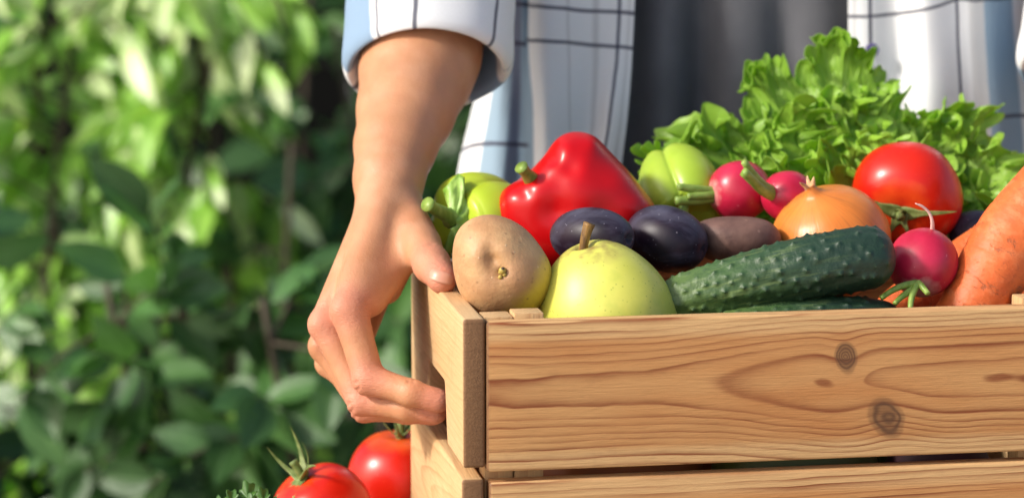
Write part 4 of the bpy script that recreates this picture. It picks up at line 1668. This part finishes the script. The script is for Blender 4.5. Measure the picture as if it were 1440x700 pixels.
#        y      list of x, d, u    (placket edge -> side -> back)
for y, pts in (
    (-420, [(905, 2.140, 893), (866, 2.142, 868), (830, 2.140, 840), (790, 2.136, 800), (762, 2.142, 772), (748, 2.175, 752), (735, 2.175, 735), (722, 2.190, 715), (712, 2.215, 695), (704, 2.26, 660), (712, 2.33, 600)]),
    (-120, [(897, 2.128, 893), (872, 2.130, 868), (838, 2.128, 840), (795, 2.122, 800), (762, 2.126, 772), (745, 2.160, 752), (734, 2.158, 735), (720, 2.166, 715), (708, 2.190, 695), (690, 2.24, 660), (700, 2.33, 600)]),
    (60, [(890, 2.118, 893), (869, 2.118, 868), (840, 2.120, 840), (798, 2.112, 800), (760, 2.112, 772), (744, 2.140, 752), (734, 2.142, 735), (716, 2.146, 715), (702, 2.166, 695), (684, 2.22, 660), (696, 2.33, 600)]),
    (160, [(883, 2.108, 893), (858, 2.104, 868), (836, 2.114, 840), (800, 2.106, 800), (766, 2.098, 772), (750, 2.118, 752), (732, 2.126, 735), (712, 2.122, 715), (690, 2.140, 695), (662, 2.20, 660), (680, 2.33, 600)]),
    (250, [(873, 2.104, 893), (846, 2.098, 868), (828, 2.108, 840), (800, 2.104, 800), (768, 2.092, 772), (750, 2.106, 752), (728, 2.112, 735), (704, 2.104, 715), (676, 2.120, 695), (642, 2.18, 660), (664, 2.33, 600)]),
    (420, [(862, 2.104, 893), (836, 2.098, 868), (818, 2.106, 840), (794, 2.104, 800), (764, 2.096, 772), (744, 2.104, 752), (718, 2.108, 735), (690, 2.100, 715), (656, 2.116, 695), (620, 2.18, 660), (640, 2.33, 600)])):
    rows.append([(x, y, d, u, y - 0.085 * (u - 745) if u > 700 else y + 0.25 * (u - 700) + 3.8) for x, d, u in pts])
wz = smooth_noise(71, 14, 1.0)


def wrinkle(u, v):
    p = np.array((u / 16.0, v / 60.0, 0.4))
    q = np.array((u / 34.0 + v / 90.0, v / 45.0 - u / 120.0, 2.1))
    return 0.0040 * float(wz(p * 2.2)) + 0.0050 * float(wz(q * 2.2))


loft('plaid_shirt_front', rows, pl_l, 170, 110, wrinkle)
pl_r = plaid('plaid_left_front', [(1223, 2.4), (1348, 2.4), (1520, 4)], [(1408, 20)], [(1378, 11), (1203, 0.9)], [(24, 2.5), (190, 2.7), (-140, 3.5), (-190, 3.5), (380, 3.4), (430, 3.4)])
rows = []
for y, pts in (
    (-420, [(1190, 2.140, 1194), (1222, 2.142, 1223), (1262, 2.140, 1262), (1300, 2.132, 1302), (1340, 2.146, 1348), (1366, 2.150, 1378), (1392, 2.165, 1408), (1412, 2.20, 1440), (1424, 2.26, 1480), (1412, 2.33, 1540)]),
    (-100, [(1192, 2.126, 1194), (1222, 2.128, 1223), (1262, 2.134, 1262), (1300, 2.118, 1302), (1343, 2.132, 1348), (1370, 2.136, 1378), (1398, 2.150, 1408), (1424, 2.18, 1440), (1440, 2.25, 1480), (1420, 2.33, 1540)]),
    (60, [(1193, 2.118, 1194), (1223, 2.118, 1223), (1264, 2.130, 1262), (1302, 2.108, 1302), (1346, 2.122, 1348), (1374, 2.128, 1378), (1406, 2.140, 1408), (1434, 2.17, 1440), (1450, 2.24, 1480), (1430, 2.33, 1540)]),
    (180, [(1194, 2.112, 1194), (1228, 2.112, 1223), (1268, 2.126, 1262), (1306, 2.100, 1302), (1352, 2.114, 1348), (1382, 2.120, 1378), (1414, 2.130, 1408), (1446, 2.16, 1440), (1466, 2.23, 1480), (1440, 2.33, 1540)]),
    (420, [(1196, 2.108, 1194), (1232, 2.108, 1223), (1272, 2.118, 1262), (1310, 2.096, 1302), (1358, 2.108, 1348), (1392, 2.112, 1378), (1428, 2.122, 1408), (1466, 2.15, 1440), (1490, 2.22, 1480), (1460, 2.33, 1540)])):
    rows.append([(x, y, d, u, y + (0.0 if u < 1215 else 0.00085 * (min(u, 1348) - 1215) ** 2 * 1.5) + (-0.1 * (1378 - u) if u > 1348 else 0) + (0 if u < 1340 else -0.0)) for x, d, u in pts])
loft('plaid_shirt_front', rows, pl_r, 160, 110, wrinkle)
pl_b = plaid('plaid_back', [(780, 3.4), (960, 3.4), (1200, 3.4), (1340, 3.4)], [(860, 24), (1280, 24)], [], [(24, 3.2), (190, 3.6), (380, 3.4), (-140, 3.5)])
rows = []
for y, w in ((-420, 0), (60, 12), (420, 40)):
    rows.append([(x + (x - 1050) / 350 * w, y, d, x, y) for x, d in ((700, 2.325), (740, 2.42), (850, 2.475), (1050, 2.49), (1250, 2.475), (1370, 2.42), (1424, 2.325))])
loft('plaid_shirt_back', rows, pl_b, 80, 30)
# button on the left front
n = NT('button_violet')
n.set(Base_Color=(0.115, 0.095, 0.22), Roughness=0.3)
me = rev_mesh('shirt_button', [(0, 0.0016), (0.0022, 0.0013), (0.0036, 0.0016), (0.0047, 0.0022), (0.0055, 0.0017), (0.0057, 0.0008), (0.0050, 0), (0, 0)], 24)
bt = link('shirt_button', me, n.m)
orient(bt, at(1226, 71, 2.1165), -FWD + 0.2 * UP)
wear(bt)

# sleeves with a rolled cuff
pl_s = plaid('plaid_sleeve', [(0.0, 0)], [], [], [], 0.004)


def sleeve_mat():
    n = NT('plaid_sleeve')
    u, v, _ = n.sep(n.co('UV'))
    co = n.co('Object')
    wob = n.math('MULTIPLY', n.math('SUBTRACT', n.noise(co, 40, 2), 0.5), 0.008)
    u2 = n.math('ADD', u, wob)
    weave = n.noise(n.comb(n.math('MULTIPLY', u, 700.0), n.math('MULTIPLY', v, 90.0), 0), 1.0, 3)
    b = n.mix(n.map(weave, 0.3, 0.7), (0.80, 0.80, 0.79), (0.86, 0.86, 0.87))
    b = n.mix(n.math('MULTIPLY', stripes(n, u2, [(0.43, 0.070), (0.90, 0.05)], 0.006), 0.9), b, (0.19, 0.31, 0.46))
    b = n.mix(n.math('MULTIPLY', stripes(n, u2, [(0.268, 0.0042), (0.095, 0.0044), (0.345, 0.0025), (0.72, 0.007), (0.56, 0.007)], 0.0022), 0.88), b, (0.055, 0.058, 0.095))
    b = n.mix(n.math('MULTIPLY', stripes(n, v, [(0.80, 0.012), (0.60, 0.012)], 0.004), 0.85), b, (0.06, 0.06, 0.095))
    n.set(Base_Color=b, Roughness=0.85, Normal=n.bump(weave, 0.35, 0.0008))
    n.p.inputs['Specular IOR Level'].default_value = 0.2
    n.translucent(b, 0.12)
    return n.m


slv_m = sleeve_mat()
ce = at(599, 96, 2.000)
adir = dirpx(0.02, 0.88, -0.45)          # from the opening up the arm... leans away from the viewer
sx_ = RIGHT - adir * RIGHT.dot(adir)
sx_ /= np.linalg.norm(sx_)
sy_ = np.cross(adir, sx_)                # second axis of the opening
if sy_.dot(UP) < 0:
    sy_ = -sy_
shoulder = at(735, -560, 2.27)
prof = [(0.085, 0.044), (0.05, 0.0490), (0.022, 0.0515), (0.006, 0.0525), (0.000, 0.0545), (-0.0025, 0.0575), (0.0, 0.0605), (0.006, 0.0625), (0.020, 0.0635), (0.040, 0.0640), (0.058, 0.0640), (0.066, 0.0632), (0.070, 0.0605), (0.072, 0.0590), (0.080, 0.0600), (0.12, 0.064), (0.20, 0.070), (0.30, 0.080), (0.38, 0.090)]
prof = catmull(prof, 110)
fz = smooth_noise(61, 12, 55.0)
fz2 = smooth_noise(62, 12, 130.0)
vs, uvs = [], []
NS = 110
up_dir = shoulder - ce
up_dir /= np.linalg.norm(up_dir)
for j, (t, r) in enumerate(prof):
    k = max(0.0, (t - 0.05) / 0.33)
    k = min(1.0, k) ** 0.8
    c = ce + adir * min(t, 0.09) + up_dir * max(0, t - 0.09)
    for i in range(NS):
        a = 2 * PI * i / NS
        rr = r * (1 + 0.02 * math.cos(2 * a + 0.5))
        p = c + sx_ * rr * 1.0 * math.cos(a) + sy_ * rr * 0.98 * math.sin(a)
        rad = (p - c) / rr
        p = p + rad * (0.0070 * float(fz(p)) + 0.0050 * float(fz2(p))) + adir * 0.0035 * math.sin(a * 1 + 0.9)
        vs.append(p)
        uvs.append((i / NS, j / (len(prof) - 1)))
vs = np.array(vs)
sl1 = link('sleeve', mesh_from('sleeve', vs, grid_faces(NS, len(prof), True), True, uvs), slv_m)
wear(sl1)
sl2 = link('sleeve', mesh_from('sleeve', mirror(vs), [q[::-1] for q in grid_faces(NS, len(prof), True)], True, uvs), slv_m)
wear(sl2)

# ------------------------------------------------------------------ lettuce
def leaf_mat(name, c_dark, c_light, rough, trans, vein=True, tcol=None, spec=0.5, edge=None):
    n = NT(name)
    co = n.co('Object')
    u, v, _ = n.sep(n.co('UV'))
    rnd = n.rand()
    b = n.mix(n.map(n.noise(co, 30, 3), 0.3, 0.7), c_dark, c_light)
    b = n.mix(n.map(rnd, 0, 1, 0.0, 0.4), b, tuple(c * 0.6 for c in c_dark))
    h = n.noise(co, 150, 3)
    if vein:
        d = n.math('ABSOLUTE', n.math('SUBTRACT', u, 0.5))
        mid = n.map(d, 0.05, 0.0, 0, 0.55)
        b = n.mix(mid, b, tuple(min(1, c * 1.7 + 0.04) for c in c_light))
        side = n.math('ABSOLUTE', n.math('SINE', n.math('MULTIPLY', n.math('ADD', v, n.math('MULTIPLY', d, -0.55)), 42.0)))
        sv = n.map(side, 0.22, 0.0, 0, 0.28)
        b = n.mix(sv, b, tuple(min(1, c * 1.4) for c in c_light))
        h = n.math('ADD', n.math('MULTIPLY', h, 0.5), n.math('MULTIPLY', side, 0.5))
    n.set(Base_Color=b, Roughness=rough, Normal=n.bump(h, 0.3, 0.0015))
    n.p.inputs['Specular IOR Level'].default_value = spec
    tc = tcol or tuple(min(1, c * 1.6) for c in c_light)
    n.translucent(tc, trans)
    return n.m


n = NT('lettuce_leaf')
co = n.co('Object')
u, v, _ = n.sep(n.co('UV'))
d = n.math('ABSOLUTE', n.math('SUBTRACT', u, 0.5))
b = n.mix(n.map(n.noise(co, 35, 4), 0.3, 0.7), (0.32, 0.53, 0.045), (0.48, 0.70, 0.12))
b = n.mix(n.map(v, 0.55, 0.05, 0, 0.65), b, (0.42, 0.55, 0.20))
b = n.mix(n.map(v, 0.82, 1.0, 0, 0.45), b, (0.27, 0.47, 0.05))
ve = n.vor(n.comb(n.math('MULTIPLY', u, 22.0), n.math('MULTIPLY', v, 9.0), 0.0), 1.0, 'DISTANCE_TO_EDGE')
vm = n.map(ve, 0.07, 0.0, 0, 0.38)
b = n.mix(vm, b, (0.40, 0.56, 0.16))
mid = n.map(d, 0.03, 0.0, 0, 0.6)
b = n.mix(n.math('MULTIPLY', mid, n.map(v, 0.9, 0.4)), b, (0.55, 0.66, 0.34))
b = n.mix(n.map(n.rand(), 0, 1, 0, 0.4), b, (0.12, 0.27, 0.022))
h = n.math('ADD', n.math('MULTIPLY', n.map(ve, 0.0, 0.25), 0.8), n.math('MULTIPLY', n.noise(co, 160, 3), 0.5))
n.set(Base_Color=b, Roughness=0.40, Normal=n.bump(h, 0.5, 0.0018))
n.p.inputs['Specular IOR Level'].default_value = 0.45
n.translucent((0.58, 0.84, 0.13), 0.42)
let_m = n.m
lettuce = empty('lettuce', at(1165, 300, 2.02))
tag(lettuce, 'fresh green frilly lettuce head at the back of the crate', 'lettuce')
bpy.context.view_layer.update()
LINV = lettuce.matrix_world.inverted()


def lettuce_leaf(base, tip, face, half_w, seed, frill=0.012, curl=0.25, nA=300, nR=50, spread=1.25):
    """a fan shaped leaf from base to tip, its upper side towards face; the rim is frilled"""
    rs = np.random.RandomState(seed)
    ax = tip - base
    L = np.linalg.norm(ax)
    ax /= L
    nz = face - ax * face.dot(ax)
    nz /= np.linalg.norm(nz)
    sd = np.cross(ax, nz)
    A = np.linspace(-1, 1, nA)
    Rr = 1 - (1 - np.linspace(0.0, 1, nR)) ** 1.9
    aa, rr = np.meshgrid(A, Rr)
    ph = rs.uniform(0, 2 * PI, 12)
    # outline: lobed, jagged
    out = 1 + 0.06 * np.sin(3.1 * aa * PI / 2 + ph[0]) + 0.03 * np.sin(7.3 * aa * PI / 2 + ph[1]) + 0.025 * np.sin(19 * aa * PI / 2 + ph[2]) + 0.018 * np.sin(43 * aa * PI / 2 + ph[3]) + 0.012 * np.sin(97 * aa * PI / 2 + ph[4])
    out = out * (1 - 0.22 * np.abs(aa) ** 2.4)
    th = aa * spread * (0.30 + 0.70 * rr ** 0.6)
    rad = L * (0.02 + 0.98 * rr) * (1 + (out - 1) * rr ** 1.5)
    rad = rad * (np.abs(np.cos(th)) ** 3.4 + np.abs(np.sin(th)) ** 3.4) ** (-1 / 3.4)
    x = rad * np.cos(th)
    y = rad * np.sin(th) * half_w / (L * math.sin(min(spread, 1.4))) * (0.72 + 0.42 * rr)
    dist = np.minimum((1 - rr) * L, (1 - np.abs(aa)) * half_w * 0.9 + (1 - np.clip(rr * 1.6, 0, 1)) * 0.05)
    e = np.exp(-(dist / 0.0100) ** 2)             # fine frill, a finger's breadth from the rim
    e1_ = np.exp(-(dist / 0.026) ** 2)            # broad waves
    s = aa
    arc = half_w * 1.7                            # half the length of the rim
    k1 = 2 * PI * arc / 0.042
    k2 = 2 * PI * arc / 0.0185
    k3 = 2 * PI * arc / 0.0085
    wob = 0.9 * np.sin(3.3 * s + ph[8]) + 0.6 * np.sin(6.1 * s + ph[6])
    am = 0.8 + 0.4 * np.sin(5.0 * s + ph[2])
    w2 = np.sin(k2 * s + ph[5] + 1.8 * wob)
    z = frill * (0.8 * e1_ * np.sin(k1 * s + ph[4] + wob) + 1.35 * am * e * w2 + 0.95 * am * e ** 2 * np.sin(k3 * s + ph[7] + 2.6 * wob))
    # blisters between the veins
    z = z + 0.0007 * np.sin(16 * s + 4 * rr + ph[9]) * np.sin(L * 230 * rr + ph[10] + 2 * s) * np.clip(rr * 3, 0, 1)
    # the frill also pulls the rim in and out
    x = x + frill * 0.5 * e * np.sin(k2 * 0.5 * s + ph[5] + 0.9 * wob) + frill * 0.55 * e ** 2 * np.sin(k3 * s + ph[1] + 2.6 * wob)
    y = y + frill * 0.8 * e * np.sin(2 * (k2 * s + ph[5] + 1.8 * wob)) * 0.9
    # cup across, and bend back along the length
    z = z + curl * (y ** 2) / max(half_w, 1e-3) * 0.9 - curl * 1.1 * x ** 2 / L * 0.55
    # the outermost rim rolls over, now to the front, now to the back
    roll_ = 0.35 + 0.75 * np.sin(2.6 * s + ph[3])
    q_ = np.clip(1 - dist / 0.020, 0, 1) ** 2
    z = z + 0.010 * q_ * roll_
    x = x - 0.007 * q_ * np.abs(roll_)
    P = base + x[..., None] * ax + y[..., None] * sd + z[..., None] * nz
    uv = np.stack(((aa + 1) / 2, rr), -1).reshape(-1, 2)
    me = mesh_from('leaf', P.reshape(-1, 3), grid_faces(nA, nR), True, uv)
    o = link('leaf', me, let_m)
    o.parent = lettuce
    o.matrix_parent_inverse = LINV
    m = o.modifiers.new('solid', 'SOLIDIFY')
    m.thickness = 0.0005
    return o


BASE = at(1180, 330, 2.03)
LV = [
    # tip (px, py, d), half width m, facing (right, up, toward), seed, frill, curl, base shift px
    ((1190, 54, 2.05), 0.034, (0.0, 0.1, 1.0), 1, 0.006, -0.05, (0, -60)),
    ((1078, 84, 2.04), 0.028, (-0.2, 0.35, 1.0), 2, 0.009, 0.1, (-20, -40)),
    ((1020, 175, 2.03), 0.036, (-0.3, 0.5, 0.9), 3, 0.011, 0.15, (-20, 0)),
    ((935, 205, 2.02), 0.034, (-0.2, 0.7, 0.7), 4, 0.011, 0.2, (-60, 0)),
    ((975, 232, 1.995), 0.034, (-0.2, 0.6, 0.9), 5, 0.010, 0.2, (-30, 0)),
    ((1122, 140, 2.01), 0.036, (-0.1, 0.3, 1.0), 6, 0.010, 0.1, (0, 0)),
    ((1235, 128, 2.025), 0.030, (0.1, 0.3, 1.0), 7, 0.010, 0.1, (10, 0)),
    ((1075, 190, 1.99), 0.040, (-0.2, 0.5, 1.0), 9, 0.011, 0.25, (-10, 0)),
    ((1255, 175, 2.00), 0.040, (0.15, 0.5, 1.0), 10, 0.011, 0.2, (10, 0)),
    ((1292, 176, 2.045), 0.030, (0.2, 0.3, 1.0), 11, 0.009, 0.1, (30, 0)),
    ((1376, 152, 2.045), 0.030, (0.25, 0.3, 1.0), 12, 0.009, 0.1, (40, 10)),
    ((1345, 210, 2.02), 0.036, (0.2, 0.5, 1.0), 13, 0.010, 0.2, (40, 0)),
    ((1415, 232, 2.02), 0.036, (0.3, 0.5, 0.9), 14, 0.010, 0.2, (60, 10)),
    ((1440, 268, 2.00), 0.034, (0.25, 0.55, 0.9), 15, 0.010, 0.25, (80, 20)),
    ((1400, 300, 1.985), 0.036, (0.2, 0.4, 1.0), 16, 0.009, 0.25, (90, 10)),
    ((1130, 225, 1.965), 0.036, (0.1, 0.5, 1.0), 17, 0.010, 0.3, (20, 20)),
    ((1050, 225, 1.975), 0.034, (-0.2, 0.5, 1.0), 18, 0.009, 0.3, (0, 20)),
    ((1205, 205, 1.965), 0.038, (0.1, 0.5, 1.0), 19, 0.010, 0.3, (20, 20)),
    ((1300, 205, 1.995), 0.038, (0.2, 0.5, 1.0), 20, 0.011, 0.25, (40, 20)),
    ((1180, 260, 1.955), 0.030, (0.1, 0.3, 1.0), 21, 0.008, 0.3, (30, 40)),
    ((1000, 215, 2.01), 0.034, (-0.3, 0.5, 0.9), 22, 0.011, 0.2, (-40, 0)),
    ((1430, 250, 1.985), 0.032, (0.2, 0.9, 0.6), 27, 0.010, 0.1, (70, 10)),
    ((915, 218, 1.985), 0.026, (-0.1, 0.7, 0.7), 31, 0.012, 0.1, (-90, -20)),
    ((965, 200, 2.0), 0.026, (-0.1, 0.6, 0.8), 32, 0.012, 0.1, (-60, -20)),
    ((1335, 170, 2.02), 0.030, (0.2, 0.5, 0.9), 33, 0.011, 0.1, (40, 10)),
    ((1400, 200, 2.01), 0.030, (0.2, 0.5, 0.9), 34, 0.011, 0.1, (60, 10)),
    ((945, 215, 1.99), 0.028, (-0.2, 0.9, 0.6), 29, 0.010, 0.1, (-60, 0)),
    ((1425, 310, 1.97), 0.034, (0.3, 0.7, 0.9), 30, 0.010, 0.2, (100, 10)),
]
for (tp, hw, fc, sd, frl, crl, bs) in LV:
    lettuce_leaf(at(1180 + bs[0], 330 + bs[1], 2.035 - 0.012 * (sd > 15)), at(*tp), fc[0] * RIGHT + fc[1] * UP - fc[2] * FWD, hw * (1.2 if sd in (1, 2, 4, 7, 11, 12, 14, 15) else 1.6), sd, 0.0054 + frl * 0.16, crl)

# ------------------------------------------------------------------ parsley on the table
pars_m = leaf_mat('parsley_leaf', (0.045, 0.13, 0.018), (0.085, 0.20, 0.03), 0.42, 0.25, False)
pars = empty('parsley_sprig', at(345, 775, 1.86))
tag(pars, 'sprig of parsley on the table in front of the left loose tomato', 'parsley')
bpy.context.view_layer.update()
QINV = pars.matrix_world.inverted()
pstem = at(350, 790, 1.86)
for k, (tx, ty, dd, sc_) in enumerate(((348, 700, 1.855, 1.0), (370, 704, 1.85, 0.8), (326, 706, 1.85, 0.8), (385, 714, 1.865, 0.7), (306, 716, 1.86, 0.8), (352, 716, 1.84, 0.9))):
    c = at(tx, ty, dd)
    P = catmull([pstem, (pstem + c) / 2 + 0.004 * RIGHT * (k - 2), c], 10)
    o = add_tube('stalk', P, np.linspace(0.0012, 0.0008, 10), stalk_m, None, 8)
    o.parent = pars
    o.matrix_parent_inverse = QINV
    nA, nR = 46, 10
    vs = []
    fc = -FWD * 0.95 + UP * 0.45
    sd = RIGHT
    ax_ = np.cross(fc, sd)
    ax_ /= np.linalg.norm(ax_)
    fc /= np.linalg.norm(fc)
    for j in range(nR):
        r = j / (nR - 1)
        for i in range(nA):
            a = 2 * PI * i / (nA - 1)
            lob = 0.72 + 0.22 * math.cos(3 * a) + 0.13 * math.cos(11 * a + k)
            q = 0.0135 * sc_ * r * lob
            vs.append(c + sd * q * math.cos(a + 0.5) - ax_ * q * math.sin(a + 0.5) + fc * (0.002 * r * math.sin(5 * a + k)))
    o = link('leaf', mesh_from('leaf', vs, grid_faces(nA, nR)), pars_m)
    o.parent = pars
    o.matrix_parent_inverse = QINV
    m = o.modifiers.new('solid', 'SOLIDIFY')
    m.thickness = 0.0004

# ------------------------------------------------------------------ shrubs behind, and an added black fence for the shade in their gaps
n = NT('painted_gap_shade')
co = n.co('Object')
n.set(Base_Color=n.mix(n.noise(n.scale(co, (8, 8, 1)), 1, 3), (0.004, 0.004, 0.004), (0.008, 0.008, 0.007)), Roughness=0.85)  # near-black colour stands in for deep shade between the leaves
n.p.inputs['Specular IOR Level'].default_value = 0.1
fence = empty('shade_backing_fence', (-0.2, 4.9, GROUND_Z))
tag(fence, 'added board fence coloured almost black to stand in for the shade behind the shrubs', 'fence')
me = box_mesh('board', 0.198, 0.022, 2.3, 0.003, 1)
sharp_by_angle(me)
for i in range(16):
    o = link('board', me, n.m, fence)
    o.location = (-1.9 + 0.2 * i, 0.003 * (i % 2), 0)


def leaf_mesh(name, L, Wd, fold, bend, tipf=1.0, wav=0.0):
    """an elliptical leaf with a folded midrib, from its stalk at the origin along +x"""
    st = [0.0, 0.10, 0.28, 0.5, 0.72, 0.9, 1.0]
    vs, uv = [], []
    for t in st:
        w = Wd * max(0.02, math.sin(PI * t ** (0.85 * tipf)) ** 0.85)
        for s in (-1, -0.5, 0, 0.5, 1):
            z = abs(s) * w * fold - bend * t * t * L + wav * math.sin(9 * t + s) * abs(s)
            vs.append((t * L, s * w, z))
            uv.append((0.5 + s / 2, t))
    return mesh_from(name, vs, grid_faces(5, len(st)), True, uv)


bark_m = plain('twig_bark', (0.06, 0.045, 0.028), 0.8)


def shrub(name, label, stems, mats, nl, lsize, seed, droop, slim, max_parts=300, ref=None):
    """stems: base point, tip point, spread; leaves in pairs along twigs"""
    rs = np.random.RandomState(seed)
    root = empty(name, (stems[0][0][0], stems[0][0][1], GROUND_Z))
    tag(root, label, 'shrub', 'shrubs behind the person')
    bpy.context.view_layer.update()
    inv = root.matrix_world.inverted()
    tubes = []
    leaves = []
    for (b_, t_, sp, ntw) in stems:
        b_, t_ = np.array(b_, float), np.array(t_, float)
        mid = (b_ + t_) / 2 + rs.normal(size=3) * 0.04
        P = catmull([b_, mid, t_], 16)
        tubes.append(tube_arrays(P, np.linspace(0.011, 0.004, 16), 7))
        for k in range(ntw):
            s = rs.uniform(0.10, 1.0)
            p0 = P[int(s * 15)]
            dr = rs.normal(size=3) * np.array((1.0, 0.45, 0.8))
            dr[1] -= 0.25
            dr[2] += 0.15
            dr /= np.linalg.norm(dr)
            ln = sp * rs.uniform(0.5, 1.0)
            pe = p0 + dr * ln - np.array((0, 0, droop * ln * 0.5))
            Q = catmull([p0, p0 + dr * ln * 0.55, pe], 9)
            tubes.append(tube_arrays(Q, np.linspace(0.0032, 0.0012, 9), 5))
            for q in range(nl):
                f_ = 0.25 + 0.75 * (q + rs.uniform(0, 0.7)) / nl
                i0 = min(f_, 0.999) * 8
                c = Q[int(i0)] + (Q[min(int(i0) + 1, 8)] - Q[int(i0)]) * (i0 % 1)
                td = Q[min(int(i0) + 1, 8)] - Q[max(int(i0) - 1, 0)]
                td /= np.linalg.norm(td) + 1e-9
                d = td * 0.55 + rs.normal(size=3) * 0.55
                d[2] -= droop * rs.uniform(0.4, 1.3)
                d /= np.linalg.norm(d)
                up = np.array((-0.47, -0.70, 0.45)) + rs.normal(size=3) * 0.42
                leaves.append((c, d, up, lsize * rs.uniform(0.65, 1.2)))
    v, f, u = join_arrays(tubes)
    br = link('branch', mesh_from('branch', np.array(v), f), bark_m)
    br['kind'] = 'stuff'
    br.parent = root
    br.matrix_parent_inverse = inv
    protos = [leaf_mesh('leaf', 1.0, slim * w, fo, be, tf, 0.015) for (w, fo, be, tf) in ((1.0, 0.28, 0.16, 1.0), (0.9, 0.18, 0.30, 0.9), (1.1, 0.42, 0.10, 1.1), (1.0, 0.10, 0.22, 0.95))]
    for k, pm_ in enumerate(protos):
        pm_.materials.append(mats[k % len(mats)])
    # the leaves nearest to the viewer and inside the view first
    def key(L_):
        c = L_[0] - CAMP
        d = c @ FWD
        x, y = 720 + FPX * (c @ RIGHT) / d, 350 - FPX * (c @ UP) / d
        out = 0 if (-60 < x < 760 and -60 < y < 760) else 3
        return d + out
    leaves.sort(key=key)
    for i, (c, d, up, s) in enumerate(leaves[:max_parts]):
        o = bpy.data.objects.new('leaf', protos[i % 4])
        COL.objects.link(o)
        X = V(d)
        Z = V(up - d * up.dot(d)).normalized()
        Y = Z.cross(X)
        M = Matrix((X, Y, Z)).transposed().to_4x4()
        o.parent = root
        o.matrix_parent_inverse = inv
        o.matrix_basis = Matrix.Translation(V(c)) @ M @ Matrix.Scale(s, 4)
    rest = leaves[max_parts:]
    if rest:
        base = np.array([tuple(q.co) for q in protos[0].vertices])
        alt = np.array([tuple(q.co) for q in protos[1].vertices])
        fq = np.array([tuple(p.vertices) for p in protos[0].polygons])
        vs, fs, uvs = [], [], []
        uvb = []
        for t in [0.0, 0.10, 0.28, 0.5, 0.72, 0.9, 1.0]:
            for s_ in (-1, -0.5, 0, 0.5, 1):
                uvb.append((0.5 + s_ / 2, t))
        for i, (c, d, up, s) in enumerate(rest):
            Z = up - d * up.dot(d)
            Z /= np.linalg.norm(Z)
            Y = np.cross(Z, d)
            B = base if i % 2 else alt
            vs.append(c + s * (B[:, :1] * d + B[:, 1:2] * Y + B[:, 2:] * Z))
            fs.append(fq + i * len(base))
            uvs += uvb
        o = link('foliage', mesh_from('foliage', np.concatenate(vs), np.concatenate(fs), True, uvs), mats[0])
        o['kind'] = 'stuff'
        o.parent = root
        o.matrix_parent_inverse = inv
    return root


lm_sunlit = leaf_mat('leaf_painted_sun', (0.24, 0.52, 0.05), (0.42, 0.70, 0.14), 0.28, 0.36, True, (0.55, 0.86, 0.12), 1.0)  # sunlight painted in as a lighter leaf colour
lm_glare = leaf_mat('leaf_painted_glare', (0.52, 0.70, 0.24), (0.78, 0.86, 0.52), 0.36, 0.30, True, (0.70, 0.92, 0.24), 1.0)  # blown-out glare painted in as pale leaf colour
lm_halfshade = leaf_mat('leaf_painted_halfshade', (0.055, 0.155, 0.030), (0.105, 0.24, 0.055), 0.34, 0.25, True, (0.14, 0.36, 0.05), 0.8)  # partial shade painted into the leaf colour
lm_shaded = leaf_mat('leaf_painted_shade', (0.032, 0.090, 0.024), (0.068, 0.145, 0.042), 0.30, 0.16, True, (0.07, 0.20, 0.035), 0.35)  # deeper shade painted in as a darker leaf colour


def stem_at(x, y, d, b_dx=0.0):
    t = at(x, y, d)
    return (t[0] + b_dx, t[1] + 0.05, GROUND_Z + 0.01), tuple(t)


shrub('leafy_shrub', 'yellow green shrub with sunlight painted into its leaf colour, behind the person, leaves hanging', [(*stem_at(-90, -130, 3.75), 0.22, 30), (*stem_at(20, -150, 3.70), 0.22, 38), (*stem_at(130, -160, 3.65), 0.22, 38), (*stem_at(240, -150, 3.60), 0.22, 36), (*stem_at(330, -110, 3.60), 0.18, 20)],
      [lm_sunlit, lm_glare, lm_sunlit, lm_glare], 9, 0.086, 5, 0.75, 0.19)
shrub('leafy_shrub', 'low green shrub with broad oval leaves, shade painted into their colour, beside the loose tomatoes', [(*stem_at(40, 420, 3.10), 0.20, 24), (*stem_at(150, 400, 3.0), 0.20, 24), (*stem_at(260, 400, 3.0), 0.20, 22), (*stem_at(370, 420, 2.95), 0.18, 20), (*stem_at(-40, 420, 3.1), 0.18, 20), (*stem_at(460, 480, 3.0), 0.16, 14)],
      [lm_shaded, lm_halfshade, lm_shaded, lm_halfshade], 7, 0.080, 6, 0.35, 0.27)
shrub('leafy_shrub', 'sparse green shrub with gloom painted into its leaf colour, seen beyond the forearm', [(*stem_at(470, 30, 3.7), 0.22, 15), (*stem_at(590, 60, 3.8), 0.26, 20), (*stem_at(680, 140, 3.8), 0.24, 18), (*stem_at(410, 200, 3.6), 0.20, 12), (*stem_at(540, 330, 3.5), 0.22, 16)],
      [lm_halfshade, lm_shaded, lm_halfshade, lm_shaded], 6, 0.092, 7, 0.55, 0.27)
shrub('leafy_shrub', 'tall dense shrub farthest back, leaves coloured dark as painted shade, filling the gaps before the fence', [(*stem_at(x_, -150 + 40 * (k_ % 3), 4.5 + 0.1 * (k_ % 2)), 0.26, 16) for k_, x_ in enumerate(range(-120, 800, 140))],
      [lm_shaded, lm_shaded, lm_halfshade, lm_shaded], 6, 0.105, 8, 0.5, 0.27, 200)
